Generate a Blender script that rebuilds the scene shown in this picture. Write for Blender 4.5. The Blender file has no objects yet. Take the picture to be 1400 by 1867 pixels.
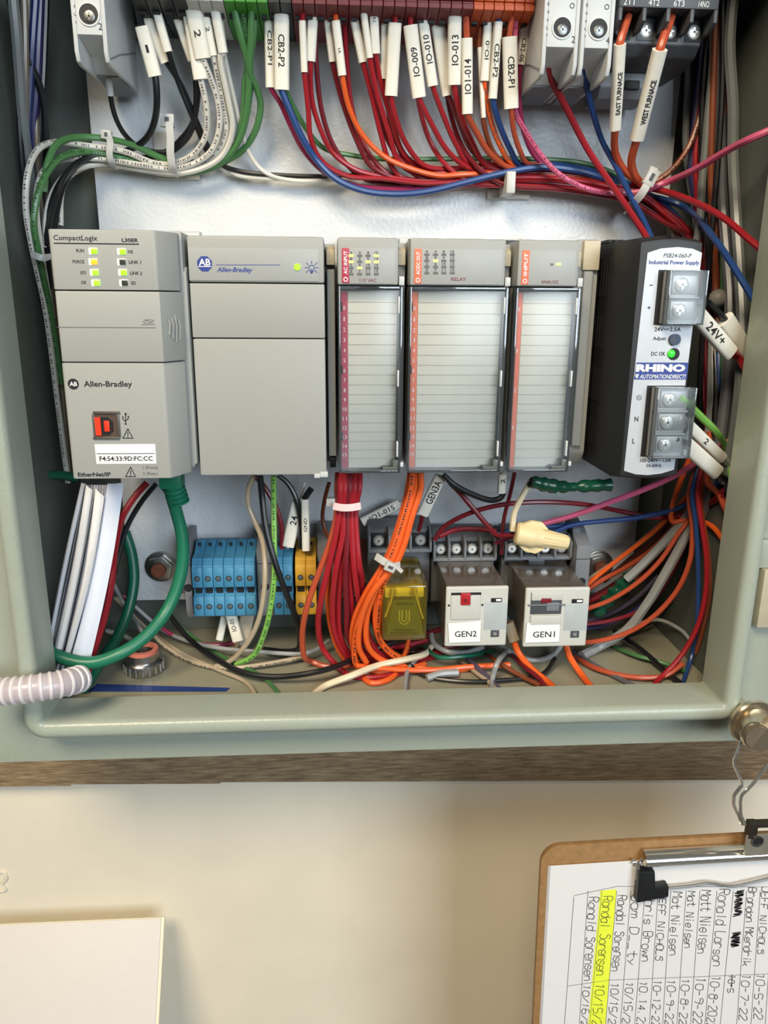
import bpy, bmesh, math, random
from math import sin, cos, pi, radians, sqrt
from mathutils import Vector, Matrix
random.seed(7)
scene = bpy.context.scene
COL = scene.collection
S = 0.001                                   # everything below is written in millimetres

# ------------------------------------------------------------------ camera
CAM_C = Vector((68.2, -473.2, 89.2)); PITCH, YAW, ROLL = 0.268254, 0.0665766, 0.0077282
F_PX, CX, CY = 1402.0, 700.0, 933.5
_fw = Vector((sin(YAW)*cos(PITCH), cos(YAW)*cos(PITCH), -sin(PITCH)))
_r0 = Vector((cos(YAW), -sin(YAW), 0)); _u0 = _r0.cross(_fw)
_r = cos(ROLL)*_r0 + sin(ROLL)*_u0; _u = -sin(ROLL)*_r0 + cos(ROLL)*_u0
cd = bpy.data.cameras.new('camera'); cam = bpy.data.objects.new('camera', cd); COL.objects.link(cam)
cd.sensor_fit = 'VERTICAL'; cd.sensor_height = 34.6; cd.lens = 34.6*F_PX/1867.0; cd.clip_start = 0.01; cd.clip_end = 50
cam.matrix_world = Matrix(((_r.x, _u.x, -_fw.x, CAM_C.x*S), (_r.y, _u.y, -_fw.y, CAM_C.y*S), (_r.z, _u.z, -_fw.z, CAM_C.z*S), (0, 0, 0, 1)))
scene.camera = cam

# ------------------------------------------------------------------ world, room lights, exposure
world = bpy.data.worlds.new('World'); scene.world = world; world.use_nodes = True
bg = world.node_tree.nodes['Background']; bg.inputs[0].default_value = (0.80, 0.88, 1.0, 1); bg.inputs[1].default_value = 0.05
def area(name, loc, target, sx, sy, power, color):
    l = bpy.data.lights.new(name, 'AREA'); l.shape = 'RECTANGLE'; l.size = sx; l.size_y = sy; l.energy = power; l.color = color
    o = bpy.data.objects.new(name, l); COL.objects.link(o); o.location = loc
    o.rotation_euler = (Vector(target)-Vector(loc)).to_track_quat('-Z', 'Y').to_euler(); return o
area('ceiling_light', (-0.36, -1.25, 1.12), (0.1, 0, -0.15), 0.6, 0.5, 37, (1.0, 0.85, 0.62))
area('daylight_window', (1.05, -2.3, 0.66), (0.1, 0, 0.05), 1.3, 1.0, 62, (0.80, 0.91, 1.0))
scene.view_settings.view_transform = 'Standard'; scene.view_settings.look = 'None'
scene.view_settings.gamma = 1; scene.view_settings.use_curve_mapping = False; scene.view_settings.exposure = -0.28
scene.cycles.max_bounces = 8; scene.cycles.transparent_max_bounces = 16

# ------------------------------------------------------------------ helpers
def ray(px, py): return _fw + _r*((px-CX)/F_PX) - _u*((py-CY)/F_PX)
def at(px, py, Y):
    d = ray(px, py); return CAM_C + d*((Y-CAM_C.y)/d.y)
def atz(px, py, Z):
    d = ray(px, py); return CAM_C + d*((Z-CAM_C.z)/d.z)
def pxmm(px, py, Y): return (at(px+1, py, Y)-at(px, py, Y)).length
def lin(c):
    return tuple(((x/255)/12.92 if x/255 <= .04045 else ((x/255+.055)/1.055)**2.4) for x in c) + (1,)
_mats = {}
def mat(name, rgb, rough=.45, metal=0.0, spec=.5, var=.05, bump=0.0, bscale=400., emit=0.0, trans=0.0, alpha=1.0, stretch=None, coat=0.0):
    if name in _mats: return _mats[name]
    m = bpy.data.materials.new(name); m.use_nodes = True; nt = m.node_tree; b = nt.nodes['Principled BSDF']
    c = lin(rgb)
    b.inputs['Roughness'].default_value = rough; b.inputs['Metallic'].default_value = metal
    b.inputs['Specular IOR Level'].default_value = spec; b.inputs['Transmission Weight'].default_value = trans
    b.inputs['Alpha'].default_value = alpha; b.inputs['Coat Weight'].default_value = coat
    tc = nt.nodes.new('ShaderNodeTexCoord'); src = tc.outputs['Object']
    if stretch:
        mp = nt.nodes.new('ShaderNodeMapping'); mp.inputs['Scale'].default_value = stretch; nt.links.new(src, mp.inputs[0]); src = mp.outputs[0]
    n = nt.nodes.new('ShaderNodeTexNoise'); n.inputs['Scale'].default_value = bscale*.35; n.inputs['Detail'].default_value = 4; nt.links.new(src, n.inputs['Vector'])
    cr = nt.nodes.new('ShaderNodeValToRGB'); cr.color_ramp.elements[0].position = .3; cr.color_ramp.elements[1].position = .7
    cr.color_ramp.elements[0].color = tuple(x*(1-var) for x in c[:3])+(1,); cr.color_ramp.elements[1].color = tuple(min(1, x*(1+var)) for x in c[:3])+(1,)
    nt.links.new(n.outputs[0], cr.inputs[0]); nt.links.new(cr.outputs[0], b.inputs['Base Color'])
    if bump:
        n2 = nt.nodes.new('ShaderNodeTexNoise'); n2.inputs['Scale'].default_value = bscale; n2.inputs['Detail'].default_value = 3; nt.links.new(src, n2.inputs['Vector'])
        bp = nt.nodes.new('ShaderNodeBump'); bp.inputs['Strength'].default_value = bump; bp.inputs['Distance'].default_value = .001
        nt.links.new(n2.outputs[0], bp.inputs['Height']); nt.links.new(bp.outputs[0], b.inputs['Normal'])
    if emit:
        b.inputs['Emission Color'].default_value = c; b.inputs['Emission Strength'].default_value = emit
    _mats[name] = m; return m
def clear_mat(name, tint, gloss=.10, rough=.06, haze=0., hcol=(200, 200, 200)):
    if name in _mats: return _mats[name]
    m = bpy.data.materials.new(name); m.use_nodes = True; nt = m.node_tree; nt.nodes.clear()
    o = nt.nodes.new('ShaderNodeOutputMaterial'); t = nt.nodes.new('ShaderNodeBsdfTransparent'); t.inputs[0].default_value = lin(tint)
    g = nt.nodes.new('ShaderNodeBsdfGlossy'); g.inputs['Roughness'].default_value = rough; g.inputs[0].default_value = (1, 1, 1, 1)
    lw = nt.nodes.new('ShaderNodeFresnel'); lw.inputs[0].default_value = 1.5
    ad = nt.nodes.new('ShaderNodeMath'); ad.operation = 'MULTIPLY_ADD'; ad.inputs[1].default_value = .9; ad.inputs[2].default_value = gloss*.3; nt.links.new(lw.outputs[0], ad.inputs[0])
    mx = nt.nodes.new('ShaderNodeMixShader'); body = t.outputs[0]
    if haze:
        df = nt.nodes.new('ShaderNodeBsdfDiffuse'); df.inputs[0].default_value = lin(hcol); m2 = nt.nodes.new('ShaderNodeMixShader'); m2.inputs[0].default_value = haze
        nt.links.new(t.outputs[0], m2.inputs[1]); nt.links.new(df.outputs[0], m2.inputs[2]); body = m2.outputs[0]
    nt.links.new(ad.outputs[0], mx.inputs[0]); nt.links.new(body, mx.inputs[1]); nt.links.new(g.outputs[0], mx.inputs[2]); nt.links.new(mx.outputs[0], o.inputs[0])
    _mats[name] = m; return m

WL = {}                                      # world location (mm) of every empty / mesh root
def tag(o, label, cat, group=None):
    o['label'] = label; o['category'] = cat
    if group: o['group'] = group
    return o
def thing(name, loc, label, cat, group=None):
    o = bpy.data.objects.new(name, None); o.empty_display_size = .01; COL.objects.link(o)
    o.location = Vector(loc)*S; WL[o.name] = Vector(loc); return tag(o, label, cat, group)

class M:
    def __init__(s): s.v = []; s.f = []
    def add(s, v, f):
        k = len(s.v); s.v += [Vector(p) for p in v]; s.f += [tuple(k+i for i in q) for q in f]; return s
    def box(s, x0, x1, y0, y1, z0, z1):
        x0, x1 = min(x0, x1), max(x0, x1); y0, y1 = min(y0, y1), max(y0, y1); z0, z1 = min(z0, z1), max(z0, z1)
        return s.add([(x0,y0,z0),(x1,y0,z0),(x1,y1,z0),(x0,y1,z0),(x0,y0,z1),(x1,y0,z1),(x1,y1,z1),(x0,y1,z1)],
                     [(3,2,1,0),(4,5,6,7),(0,1,5,4),(1,2,6,5),(2,3,7,6),(3,0,4,7)])
    def prism(s, poly, axis, a, b):          # poly in the two other axes (x:yz, y:xz, z:xy)
        n = len(poly)
        def q(p, t): return {'x': (t, p[0], p[1]), 'y': (p[0], t, p[1]), 'z': (p[0], p[1], t)}[axis]
        return s.add([q(p, a) for p in poly]+[q(p, b) for p in poly],
                     [tuple(range(n)), tuple(range(2*n-1, n-1, -1))]+[(i, i+n, (i+1) % n+n, (i+1) % n) for i in range(n)])
    def loft(s, rings, caps=True, closed=True):
        n = len(rings[0]); k = len(rings); v = [p for r in rings for p in r]; f = []
        for j in range(k-1):
            for i in range(n if closed else n-1): f.append((j*n+i, j*n+(i+1) % n, (j+1)*n+(i+1) % n, (j+1)*n+i))
        if caps and closed: f += [tuple(range(n-1, -1, -1)), tuple(range((k-1)*n, k*n))]
        return s.add(v, f)
    def tube(s, pts, r, n=8, caps=True):
        pts = [Vector(p) for p in pts]; rr = r if isinstance(r, (list, tuple)) else [r]*len(pts); rings = []; up = None
        for i, p in enumerate(pts):
            t = (pts[min(i+1, len(pts)-1)]-pts[max(i-1, 0)])
            t = t.normalized() if t.length > 1e-9 else Vector((0, 0, 1))
            if up is None: up = t.cross(Vector((0, 1, 0)) if abs(t.y) < .9 else Vector((1, 0, 0))).normalized()
            up = (up-t*up.dot(t)).normalized(); w = t.cross(up)
            rings.append([p+(up*cos(2*pi*k/n)+w*sin(2*pi*k/n))*rr[i] for k in range(n)])
        return s.loft(rings, caps)
    def cyl(s, p0, p1, r0, r1=None, n=16):
        p0, p1 = Vector(p0), Vector(p1); return s.tube2([p0, p1], [r0, r0 if r1 is None else r1], n)
    def tube2(s, pts, rr, n=16):             # straight axis, several radii (a lathe)
        pts = [Vector(p) for p in pts]; t = (pts[-1]-pts[0]).normalized()
        a = t.cross(Vector((0, 1, 0)) if abs(t.y) < .9 else Vector((1, 0, 0))).normalized(); b = t.cross(a)
        return s.loft([[p+(a*cos(2*pi*k/n)+b*sin(2*pi*k/n))*r for k in range(n)] for p, r in zip(pts, rr)])
    def ring(s, c, ax, r0, r1, h, n=20):      # washer: hole r0, outer r1, height h along ax
        c = Vector(c); t = Vector(ax).normalized(); a = t.cross(Vector((0, 1, 0)) if abs(t.y) < .9 else Vector((1, 0, 0))).normalized(); b = t.cross(a)
        R = [[c+t*z+(a*cos(2*pi*k/n)+b*sin(2*pi*k/n))*r for k in range(n)] for r, z in ((r0, 0), (r1, 0), (r1, h), (r0, h), (r0, 0))]
        return s.loft(R, caps=False)
    def ball(s, c, r, n=10, m=6, sc=(1, 1, 1)):
        c = Vector(c); R = []
        for j in range(m+1):
            a = -pi/2+pi*j/m; rr = max(cos(a), .02)
            R.append([c+Vector((r*rr*cos(2*pi*k/n)*sc[0], r*rr*sin(2*pi*k/n)*sc[1], r*sin(a)*sc[2])) for k in range(n)])
        return s.loft(R)
    def build(s, name, m, parent=None, bevel=0, seg=2, smooth=True, ang=38):
        bm = bmesh.new(); vs = [bm.verts.new(p) for p in s.v]
        for q in s.f:
            try: bm.faces.new([vs[i] for i in q])
            except ValueError: pass
        bmesh.ops.recalc_face_normals(bm, faces=bm.faces)
        if bevel:
            es = [e for e in bm.edges if len(e.link_faces) == 2 and e.calc_face_angle(0) > radians(28)]
            bmesh.ops.bevel(bm, geom=es, offset=bevel, segments=seg, affect='EDGES', clamp_overlap=True, profile=.6)
        if parent is not None: base = WL[parent.name]
        else:
            xs = [v.co.x for v in bm.verts]; ys = [v.co.y for v in bm.verts]; zs = [v.co.z for v in bm.verts]
            base = Vector(((min(xs)+max(xs))/2, (min(ys)+max(ys))/2, min(zs)))
        for v in bm.verts: v.co = (v.co-base)*S
        for fc in bm.faces: fc.smooth = smooth
        for e in bm.edges:
            if len(e.link_faces) == 2 and e.calc_face_angle(0) > radians(ang): e.smooth = False
        me = bpy.data.meshes.new(name); bm.to_mesh(me); bm.free(); me.materials.append(m)
        o = bpy.data.objects.new(name, me); COL.objects.link(o)
        if parent is not None: o.parent = parent
        else: o.location = base*S
        WL[o.name] = base; return o
def struct(o): o['kind'] = 'structure'; return o

def bpx(m, x0, y0, x1, y1, Yf, Yb):           # a box whose front face spans those points of the plane Y = Yf
    a, b = at(x0, y0, Yf), at(x1, y1, Yf); c, d = at(x0, y1, Yf), at(x1, y0, Yf)
    return m.box((a.x+c.x)/2, (b.x+d.x)/2, Yf, Yb, (c.z+b.z)/2, (a.z+d.z)/2)
def glyphs(sx, bold=0., shear=0.):
    cu = bpy.data.curves.new('txt', 'FONT'); cu.body = sx; cu.resolution_u = 2; cu.offset = bold; cu.shear = shear; cu.fill_mode = 'FRONT'
    ob = bpy.data.objects.new('txt', cu); me = bpy.data.meshes.new_from_object(ob)
    v = [Vector(p.co) for p in me.vertices]; f = [tuple(p.vertices) for p in me.polygons]
    bpy.data.objects.remove(ob); bpy.data.curves.remove(cu); bpy.data.meshes.remove(me); return v, f
def text3(sx, c, u, v, W, H, mt, parent, bold=0., shear=0., name='lettering'):
    gv, gf = glyphs(sx, bold, shear)
    if not gv: return
    x0 = min(p.x for p in gv); x1 = max(p.x for p in gv); y0 = min(p.y for p in gv); y1 = max(p.y for p in gv)
    m = M(); m.add([c+u*(((p.x-x0)/(x1-x0)-.5)*W)+v*(((p.y-y0)/(y1-y0)-.5)*H) for p in gv], gf)
    return m.build(name, mt, parent, smooth=False)
def txt(sx, cx, cy, w, h, Y, parent, mt, rot=0, bold=0., shear=0., name='lettering'):
    k = pxmm(cx, cy, Y); a = radians(rot); c = at(cx, cy, Y)
    return text3(sx, c+Vector((0, -.12, 0)), Vector((cos(a), 0, sin(a))), Vector((-sin(a), 0, cos(a))), w*k, h*k, mt, parent, bold, shear, name)

# ------------------------------------------------------------------ materials
ENC = mat('grey_green_enclosure_paint', (160, 167, 154), .32, bump=.12, bscale=900, var=.02)
PANEL = mat('white_gloss_panel_paint', (208, 212, 216), .22, spec=.22, bump=.4, bscale=420, var=.01)
PLC = mat('warm_grey_module_plastic', (158, 159, 155), .48, bump=.06, bscale=3000, var=.02)
PLCL = mat('light_grey_label_film', (160, 162, 160), .42, var=.02)
PLC2 = mat('cool_grey_module_plastic', (160, 161, 157), .48, bump=.06, bscale=3000, var=.02)
TANPL = mat('tan_end_cap_plastic', (196, 184, 158), .5, var=.05, bscale=1500)
DARK = mat('dark_slot', (18, 18, 20), .6); BLK = mat('black_plastic', (24, 25, 27), .42, bump=.05, bscale=2500)
BLKP = mat('black_power_supply_plastic', (33, 34, 36), .5, bump=.1, bscale=3000)
INK = mat('black_print', (28, 28, 32), .7, var=.0); INKG = mat('grey_print', (95, 92, 98), .7, var=.0); INKB = mat('blue_print', (44, 62, 140), .6, var=0.)
WHT = mat('white_print', (238, 238, 238), .6, var=.0); INKR = mat('maroon_print', (120, 58, 70), .7, var=0.)
SLV = mat('white_marker_sleeve', (232, 228, 216), .5, var=.03, bscale=800)
PAPER = mat('white_paper', (222, 220, 219), .8, var=.01); CARD = mat('label_card', (202, 198, 186), .65, var=.02)
NYL = mat('natural_nylon', (206, 206, 202), .35, var=.03, trans=.15); STEEL = mat('zinc_steel', (178, 176, 172), .3, 1., var=.06)
CHROME = mat('chrome', (222, 219, 212), .16, .88, var=.02); BRITE = mat('bright_screw', (200, 200, 196), .28, .55, var=.02); EDGE = clear_mat('clear_moulded_edge', (236, 238, 238), .1, haze=.10, hcol=(196, 200, 202)); CRED = mat('crimson_label', (176, 52, 78), .5, var=.03); CORG = mat('orange_label', (224, 112, 78), .5, var=.03)
GLOW = mat('lit_green_light', (150, 235, 40), .4, emit=.9, var=0.); GLOWY = mat('lit_yellow_light', (238, 240, 120), .4, emit=.7, var=0.)
AMB = mat('lit_amber_light', (255, 170, 40), .4, emit=.9, var=0.); OFFL = mat('unlit_dark_light', (58, 62, 52), .3)
CLR = clear_mat('clear_plastic', (253, 254, 254), .02, .28); CLRD = clear_mat('smoky_clear_edge', (196, 200, 202), .1, haze=.12, hcol=(150, 156, 160))
GREYT = mat('grey_terminal_plastic', (118, 121, 126), .5, var=.03); SOCK = mat('relay_socket_plastic', (96, 98, 101), .5, var=.04); DGREY = mat('dark_grey_plastic', (72, 75, 80), .48, var=.03, bump=.05, bscale=2500)
LGREY = mat('light_grey_breaker_plastic', (196, 199, 200), .42, var=.02, bump=.04, bscale=2500)
# ================================================================== STRUCTURE
WALLM = mat('cream_wall_paint', (228, 219, 200), .42, var=.03, bump=.08, bscale=60)
WALLY = 27.0
w = M().box(-2500, 2500, WALLY, WALLY+90, -1500, 1600).build('wall_back', WALLM); struct(w)
FLR = mat('grey_floor', (120, 115, 108), .6, var=.1, bscale=30)
struct(M().box(-2500, 2500, -4500, WALLY, -1560, -1500).build('floor', FLR))
# plywood mounting board behind the enclosure, its lower edge slightly stepped
def wood():
    m = bpy.data.materials.new('weathered_wood'); m.use_nodes = True; nt = m.node_tree; b = nt.nodes['Principled BSDF']; b.inputs['Roughness'].default_value = .75
    tc = nt.nodes.new('ShaderNodeTexCoord'); mp = nt.nodes.new('ShaderNodeMapping'); mp.inputs['Scale'].default_value = (30, 200, 330); nt.links.new(tc.outputs['Object'], mp.inputs[0])
    n = nt.nodes.new('ShaderNodeTexNoise'); n.inputs['Scale'].default_value = 1.6; n.inputs['Detail'].default_value = 8; n.inputs['Roughness'].default_value = .7; nt.links.new(mp.outputs[0], n.inputs[0])
    cr = nt.nodes.new('ShaderNodeValToRGB'); e = cr.color_ramp.elements; e[0].position = .33; e[0].color = lin((92, 76, 56)); e[1].position = .68; e[1].color = lin((166, 144, 112))
    x = e.new(.5); x.color = lin((132, 110, 82)); nt.links.new(n.outputs[0], cr.inputs[0]); nt.links.new(cr.outputs[0], b.inputs['Base Color'])
    bp = nt.nodes.new('ShaderNodeBump'); bp.inputs['Strength'].default_value = .3; bp.inputs['Distance'].default_value = .001; nt.links.new(n.outputs[0], bp.inputs['Height']); nt.links.new(bp.outputs[0], b.inputs['Normal']); return m
WOOD = wood(); bot = [at(p[0], p[1], 14) for p in ((-260, 1438), (128, 1433.5), (130, 1431), (400, 1429.5), (404, 1427), (760, 1425.5), (1100, 1424), (1700, 1421))]
m = M(); m.prism([(p.x, p.z) for p in bot]+[(bot[-1].x, 400), (bot[0].x, 400)], 'y', 14.5, WALLY-.2)
board = m.build('mounting_board', WOOD); tag(board, 'weathered brown wooden board on the wall behind the grey enclosure', 'board')

# ================================================================== ENCLOSURE
XL, XR, ZB, ZT = -80.2, 275.2, -118.1, 272.0          # opening
enc = thing('electrical_enclosure', (97, -40, -150), 'open grey-green metal electrical enclosure full of wiring on the wooden board', 'enclosure')
# shell: back + sides + floor as one sheet box, open in front
xi, xo, zi, zo = (-92, 287), (-112, 307), -125.0, -152.0
INNER = mat('shade_darkened_inner_walls', (92, 97, 91), .45, var=.04, bump=.1, bscale=900); FLOORP = mat('enclosure_floor_paint', (150, 147, 128), .42, var=.06, bscale=120)  # inner walls coloured darker to put the shade of the gaps into them
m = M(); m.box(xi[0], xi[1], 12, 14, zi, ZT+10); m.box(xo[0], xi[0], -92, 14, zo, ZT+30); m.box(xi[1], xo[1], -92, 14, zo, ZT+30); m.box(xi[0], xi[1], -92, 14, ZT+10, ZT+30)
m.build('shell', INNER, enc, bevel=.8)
M().box(xi[0], xi[1], -92, 14, zo, zi).build('bottom_wall', FLOORP, enc, bevel=.4)
# outer rim
XO = (-134, 326); ZTO = ZT+30
def rect_ring(e): return [(XO[0], zo), (XO[1], zo), (XO[1], ZTO), (XO[0], ZTO)] if not e else [(XL-1.2, ZB-1.2), (XR+1.2, ZB-1.2), (XR+1.2, ZT+1.2), (XL-1.2, ZT+1.2)]
Vv = [Vector((x, y, z)) for e in (0, 1) for y in (-98, -92) for x, z in rect_ring(e)]
Ff = []
for k in range(4):
    n_ = (k+1) % 4; Ff += [(k, n_, 8+n_, 8+k), (4+k, 12+k, 12+n_, 4+n_), (k, 4+k, 4+n_, n_), (8+k, 8+n_, 12+n_, 12+k)]
M().add(Vv, Ff).build('rim', ENC, enc, bevel=1.0)
# raised rolled lip round the opening: one swept profile, U shaped
def sweep(path, prof):
    rings = []
    for (x, z, dx, dz) in path: rings.append([Vector((x+dx*o, y, z+dz*o)) for (o, y) in prof])
    return M().loft(rings, caps=False)
prof = [(9.6, -91), (0, -91), (0, -113.5), (.6, -115.8), (2.2, -117.2), (6, -117.6), (8.4, -116.6), (9.4, -114), (9.6, -98), (9.6, -91)]
path = [(XL, ZT, -1, 0), (XL, ZB+5, -1, 0)]
for k in range(7):
    a = pi/2*k/6; path.append((XL+1.5*(1-cos(a)), ZB+1.5*(1-sin(a)), -cos(a), -sin(a)))
for k in range(7):
    a = pi/2*k/6; path.append((XR-1.5*(1-sin(a)), ZB+1.5*(1-cos(a)), sin(a), -cos(a)))
path += [(XR, ZB+5, 1, 0), (XR, ZT, 1, 0)]
# the lip also closes across the top
sweep(path+[(XR-1, ZT+.1, 0, 1), (XL+1, ZT+.1, 0, 1)], prof).build('lip', ENC, enc, ang=60)
# backing panel, sub panel nuts
m = M().box(-63.6, 266.3, 0, 2.5, -98.8, 262); pan = m.build('back_panel', PANEL, enc, bevel=.5); pan['label'] = 'glossy white painted back panel'
RUST = mat('rusty_stud', (120, 66, 40), .6, var=.3, bscale=900)
for (px, py, big) in ((292, 1035, 1), (1092, 1032, 1)):
    c = at(px, py, -3); R = 8.6
    hx = [(c.x+R*cos(pi/3*k+.25), c.z+R*sin(pi/3*k+.25)) for k in range(6)]
    nm = M(); nm.prism(hx, 'y', 0, -6); nm.ring((c.x, 0, c.z), (0, -1, 0), 4.6, 10.2, 1.8); nut = nm.build('flange_nut', STEEL, enc, bevel=.7)
    M().cyl((c.x, 0, c.z), (c.x, -9.5, c.z), 4.6, n=18).build('stud', RUST, enc, bevel=.5)
# blue marking tape on the floor
TAPE = mat('blue_marker_line', (38, 62, 128), .5, var=.08)
p = [atz(x, y, zi+.15) for x, y in ((158, 1261), (178, 1247), (420, 1254), (412, 1261))]
m = M().add(p, [(0, 1, 2, 3)]); m.build('floor_stripe', TAPE, enc)
# hinge lug on the right of the rim
HB = mat('beige_lug', (176, 168, 146), .5)
m = M(); bpx(m, 1387, 1040, 1430, 1145, -106, -98); m.build('hinge_lug', HB, enc, bevel=1.2)
m = M(); bpx(m, 1380, 985, 1440, 1036, -103, -98); m.build('hinge_plate', ENC, enc, bevel=1.)
# dark DIN rails
RAIL = STEEL
def din(name, x0, x1, z, lab):
    m = M(); m.prism([(-.1, z-12), (-.1, z+12), (-1.5, z+12), (-1.5, z+13), (-6.5, z+13), (-6.5, z+17.5), (-7.5, z+17.5), (-7.5, z+12), (-2.5, z+12), (-2.5, z-12), (-7.5, z-12), (-7.5, z-17.5), (-6.5, z-17.5), (-6.5, z-13), (-1.5, z-13)], 'x', x0, x1)
    o = m.build(name, RAIL); tag(o, lab, 'rail')
din('din_rail', -50, 245, 62, 'steel mounting rail behind the middle row of grey modules')
din('din_rail', -30, 231, -74, 'steel mounting rail carrying the lower row of terminals and relays')
din('din_rail', -60, 258, 240, 'steel mounting rail carrying the top row of terminals and breakers')
# ================================================================== CONTROLLER (left)
Lt, Lb, Lx0, Lx1 = 118.6, 5.7, -56.8, -10.1
def seam(py, px, Y): return at(px, py, Y).z
con = thing('logic_controller', (-30, -50, 5.7), 'tall grey controller module at the left end, with status lights and a red port', 'module')
s1, s2 = 92.6, 60.7
chm = lambda d: [(Lx0, -60), (Lx0, -104+d), (Lx0+1, -105+d), (Lx1-1, -105+d), (Lx1+.2, -104.2+d), (-3.0, -92), (-3.0, -60)]
M().prism(chm(0), 'z', s1+.25, Lt).build('top_housing', PLC2, con, bevel=1.0)
M().prism([(Lx0+.3, -60), (Lx0+.3, -104.2), (Lx0+1, -105), (Lx1, -105), (Lx1+6.5, -94), (Lx1+8.2, -84), (Lx1+8.2, -60)], 'z', s2+.25, s1-.25).build('card_door', PLC2, con, bevel=.5)
M().prism(chm(0), 'z', Lb, s2-.25).build('lower_cover', PLC2, con, bevel=1.0)
M().box(Lx0, -1.8, -88, -8, 7.5, 119.5).build('rear_housing', PLC2, con, bevel=.8)
M().prism([(-88, 9), (-88, 101), (-85, 104), (-78, 104), (-78, 9)], 'x', -3, -.6).build('side_rail', PLC2, con, bevel=.6)
m = M()
for k in range(4):
    zc, hh = 78-k*.4, 6.5-abs(k-2)*1.3
    a = Vector((Lx1+2.6+k*1.15, -101.5+k*2.0, 0)); m.tube([a+Vector((0, 0, zc-hh-1)), a+Vector((.5, .4, zc)), a+Vector((0, 0, zc+hh-2))], .42, 6)
m.build('grip_rib', PLC2, con)
for x0 in (-19.5, -40):
    M().prism([(-12, 117), (-12, 124.5), (-10, 126), (-2, 126), (-2, 117)], 'x', x0, x0+14).build('mounting_latch', LGREY, con, bevel=.8)
    M().box(x0-7, x0, -10, -3, 118, 125.5).build('latch_slot', BLK, con, bevel=.5)
Y5 = -105
def T(s, x, y, w, h, mt=INK, rot=0, bold=.012, shear=0, Y=Y5, par=None): return txt(s, x, y, w, h, Y, par or con, mt, rot, bold, shear)
T('CompactLogix', 137.7, 435, 80, 12); T('L30ER', 237, 438, 30, 7, bold=.03)
for s, x, y, w, h in (('RUN', 146, 457, 14, 6), ('FORCE', 143, 477, 21, 6), ('I/O', 152, 497, 10, 6), ('OK', 153, 515, 10, 6), ('NS', 238, 459, 9, 6), ('LINK 1', 246, 478, 22, 6), ('LINK 2', 248, 498, 22, 6), ('SD', 243.5, 516, 9, 6)):
    T(s, x, y, w, h, bold=.02)
m = M(); bpx(m, 98, 443.2, 253, 445.4, -105.1, -104.9); m.build('printed_line', INK, con)
m = M(); bpx(m, 104, 596.5, 284, 597.8, -105.1, -104.9); m.build('door_crease', INKG, con)
LED = [(170, 458, GLOW), (170, 477.5, AMB), (172.5, 497, GLOW), (175, 516, GLOW), (222, 459, GLOW), (222, 478, OFFL), (224, 497, GLOW), (226, 516, OFFL)]
for x, y, g in LED:
    m = M(); bpx(m, x-9, y-6.5, x+8, y+6.5, -105.25, -104.6); wl = m.build('light_window', WHT, con, bevel=.3)
    m = M(); bpx(m, x-4.5, y-5, x+7, y+5, -105.7, -105.0); m.build('status_light', g, con, bevel=.3)
def circle(cx, cy, r, Y, mt, par, name, n=28, d=.25):
    c = at(cx, cy, Y); rr = r*pxmm(cx, cy, Y); return M().cyl((c.x, Y+.1, c.z), (c.x, Y-d, c.z), rr, n=n).build(name, mt, par)
circle(133.7, 700, 10, Y5, INK, con, 'round_badge'); T('AB', 133.7, 700, 14, 8, WHT, Y=-105.25, bold=.02)
T('Allen-Bradley', 197, 701.5, 88, 14, bold=.02)
# port
m = M()
for a in ((169, 750, 218, 755), (169, 797, 218, 801), (169, 755, 173, 797), (213, 755, 218, 797)): bpx(m, *a, -105.9, -104.5)
m.build('port_surround', mat('port_steel', (128, 122, 114), .35, .7), con, bevel=.3)
m = M(); bpx(m, 173, 755, 213, 797, -105.15, -104.8); m.build('port_recess', mat('port_recess', (84, 66, 58), .5), con)
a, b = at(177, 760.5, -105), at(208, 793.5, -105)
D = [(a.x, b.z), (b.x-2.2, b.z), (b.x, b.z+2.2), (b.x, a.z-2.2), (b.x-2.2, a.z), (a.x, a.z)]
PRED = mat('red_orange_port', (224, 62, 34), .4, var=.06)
M().prism(D, 'y', -105.1, -105.45).build('port_plate', DARK, con)  # black D-shaped plate behind the red insert
M().prism([(x-1.1, z) for x, z in D][0:1]+[(a.x+1.6, b.z)]+[(a.x+1.6, a.z), (a.x-1.1, a.z)], 'y', -105.3, -105.9).build('port_insert', PRED, con)
M().box(a.x+3.0, b.x-1.5, -105.2, -106, b.z+1.8, a.z-1.6).build('port_tongue', PRED, con, bevel=.4)
# usb trident + warning triangles
def strokes(segs, cx, cy, sc, Y, mt, par, name, wpx=1.6):
    m = M()
    for s in segs:
        for (x0, y0), (x1, y1) in zip(s, s[1:]):
            p, q = at(cx+x0*sc, cy+y0*sc, Y-.1), at(cx+x1*sc, cy+y1*sc, Y-.1); d = (q-p)
            if d.length < 1e-6: continue
            d = d.normalized(); k = pxmm(cx, cy, Y)*wpx/2; nrm = Vector((-d.z, 0, d.x))*k; d2 = d*k*.6
            m.add([p-nrm-d2, q-nrm+d2, q+nrm+d2, p+nrm-d2], [(0, 1, 2, 3)])
    return m.build(name, mt, par, smooth=False)
strokes([[(0, 10), (0, -9)], [(0, 5), (-5, 0), (-5, -3)], [(0, 3), (5, -1), (5, -5)], [(-1.5, -8), (0, -11), (1.5, -8)], [(-1.5, 9), (1.5, 9)], [(-6, -4), (-4, -4)], [(4, -5), (6, -5)]], 229, 764, 1, Y5, INK, con, 'printed_symbol')
TRI = [[(0, -9), (9, 8), (-9, 8), (0, -9), (1, -8)], [(0, -3), (0, 3)], [(0, 5), (0, 6.5)]]
strokes(TRI, 233, 791, 1, Y5, INK, con, 'printed_symbol'); strokes(TRI, 238, 861, 1, Y5, INK, con, 'printed_symbol')
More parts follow.
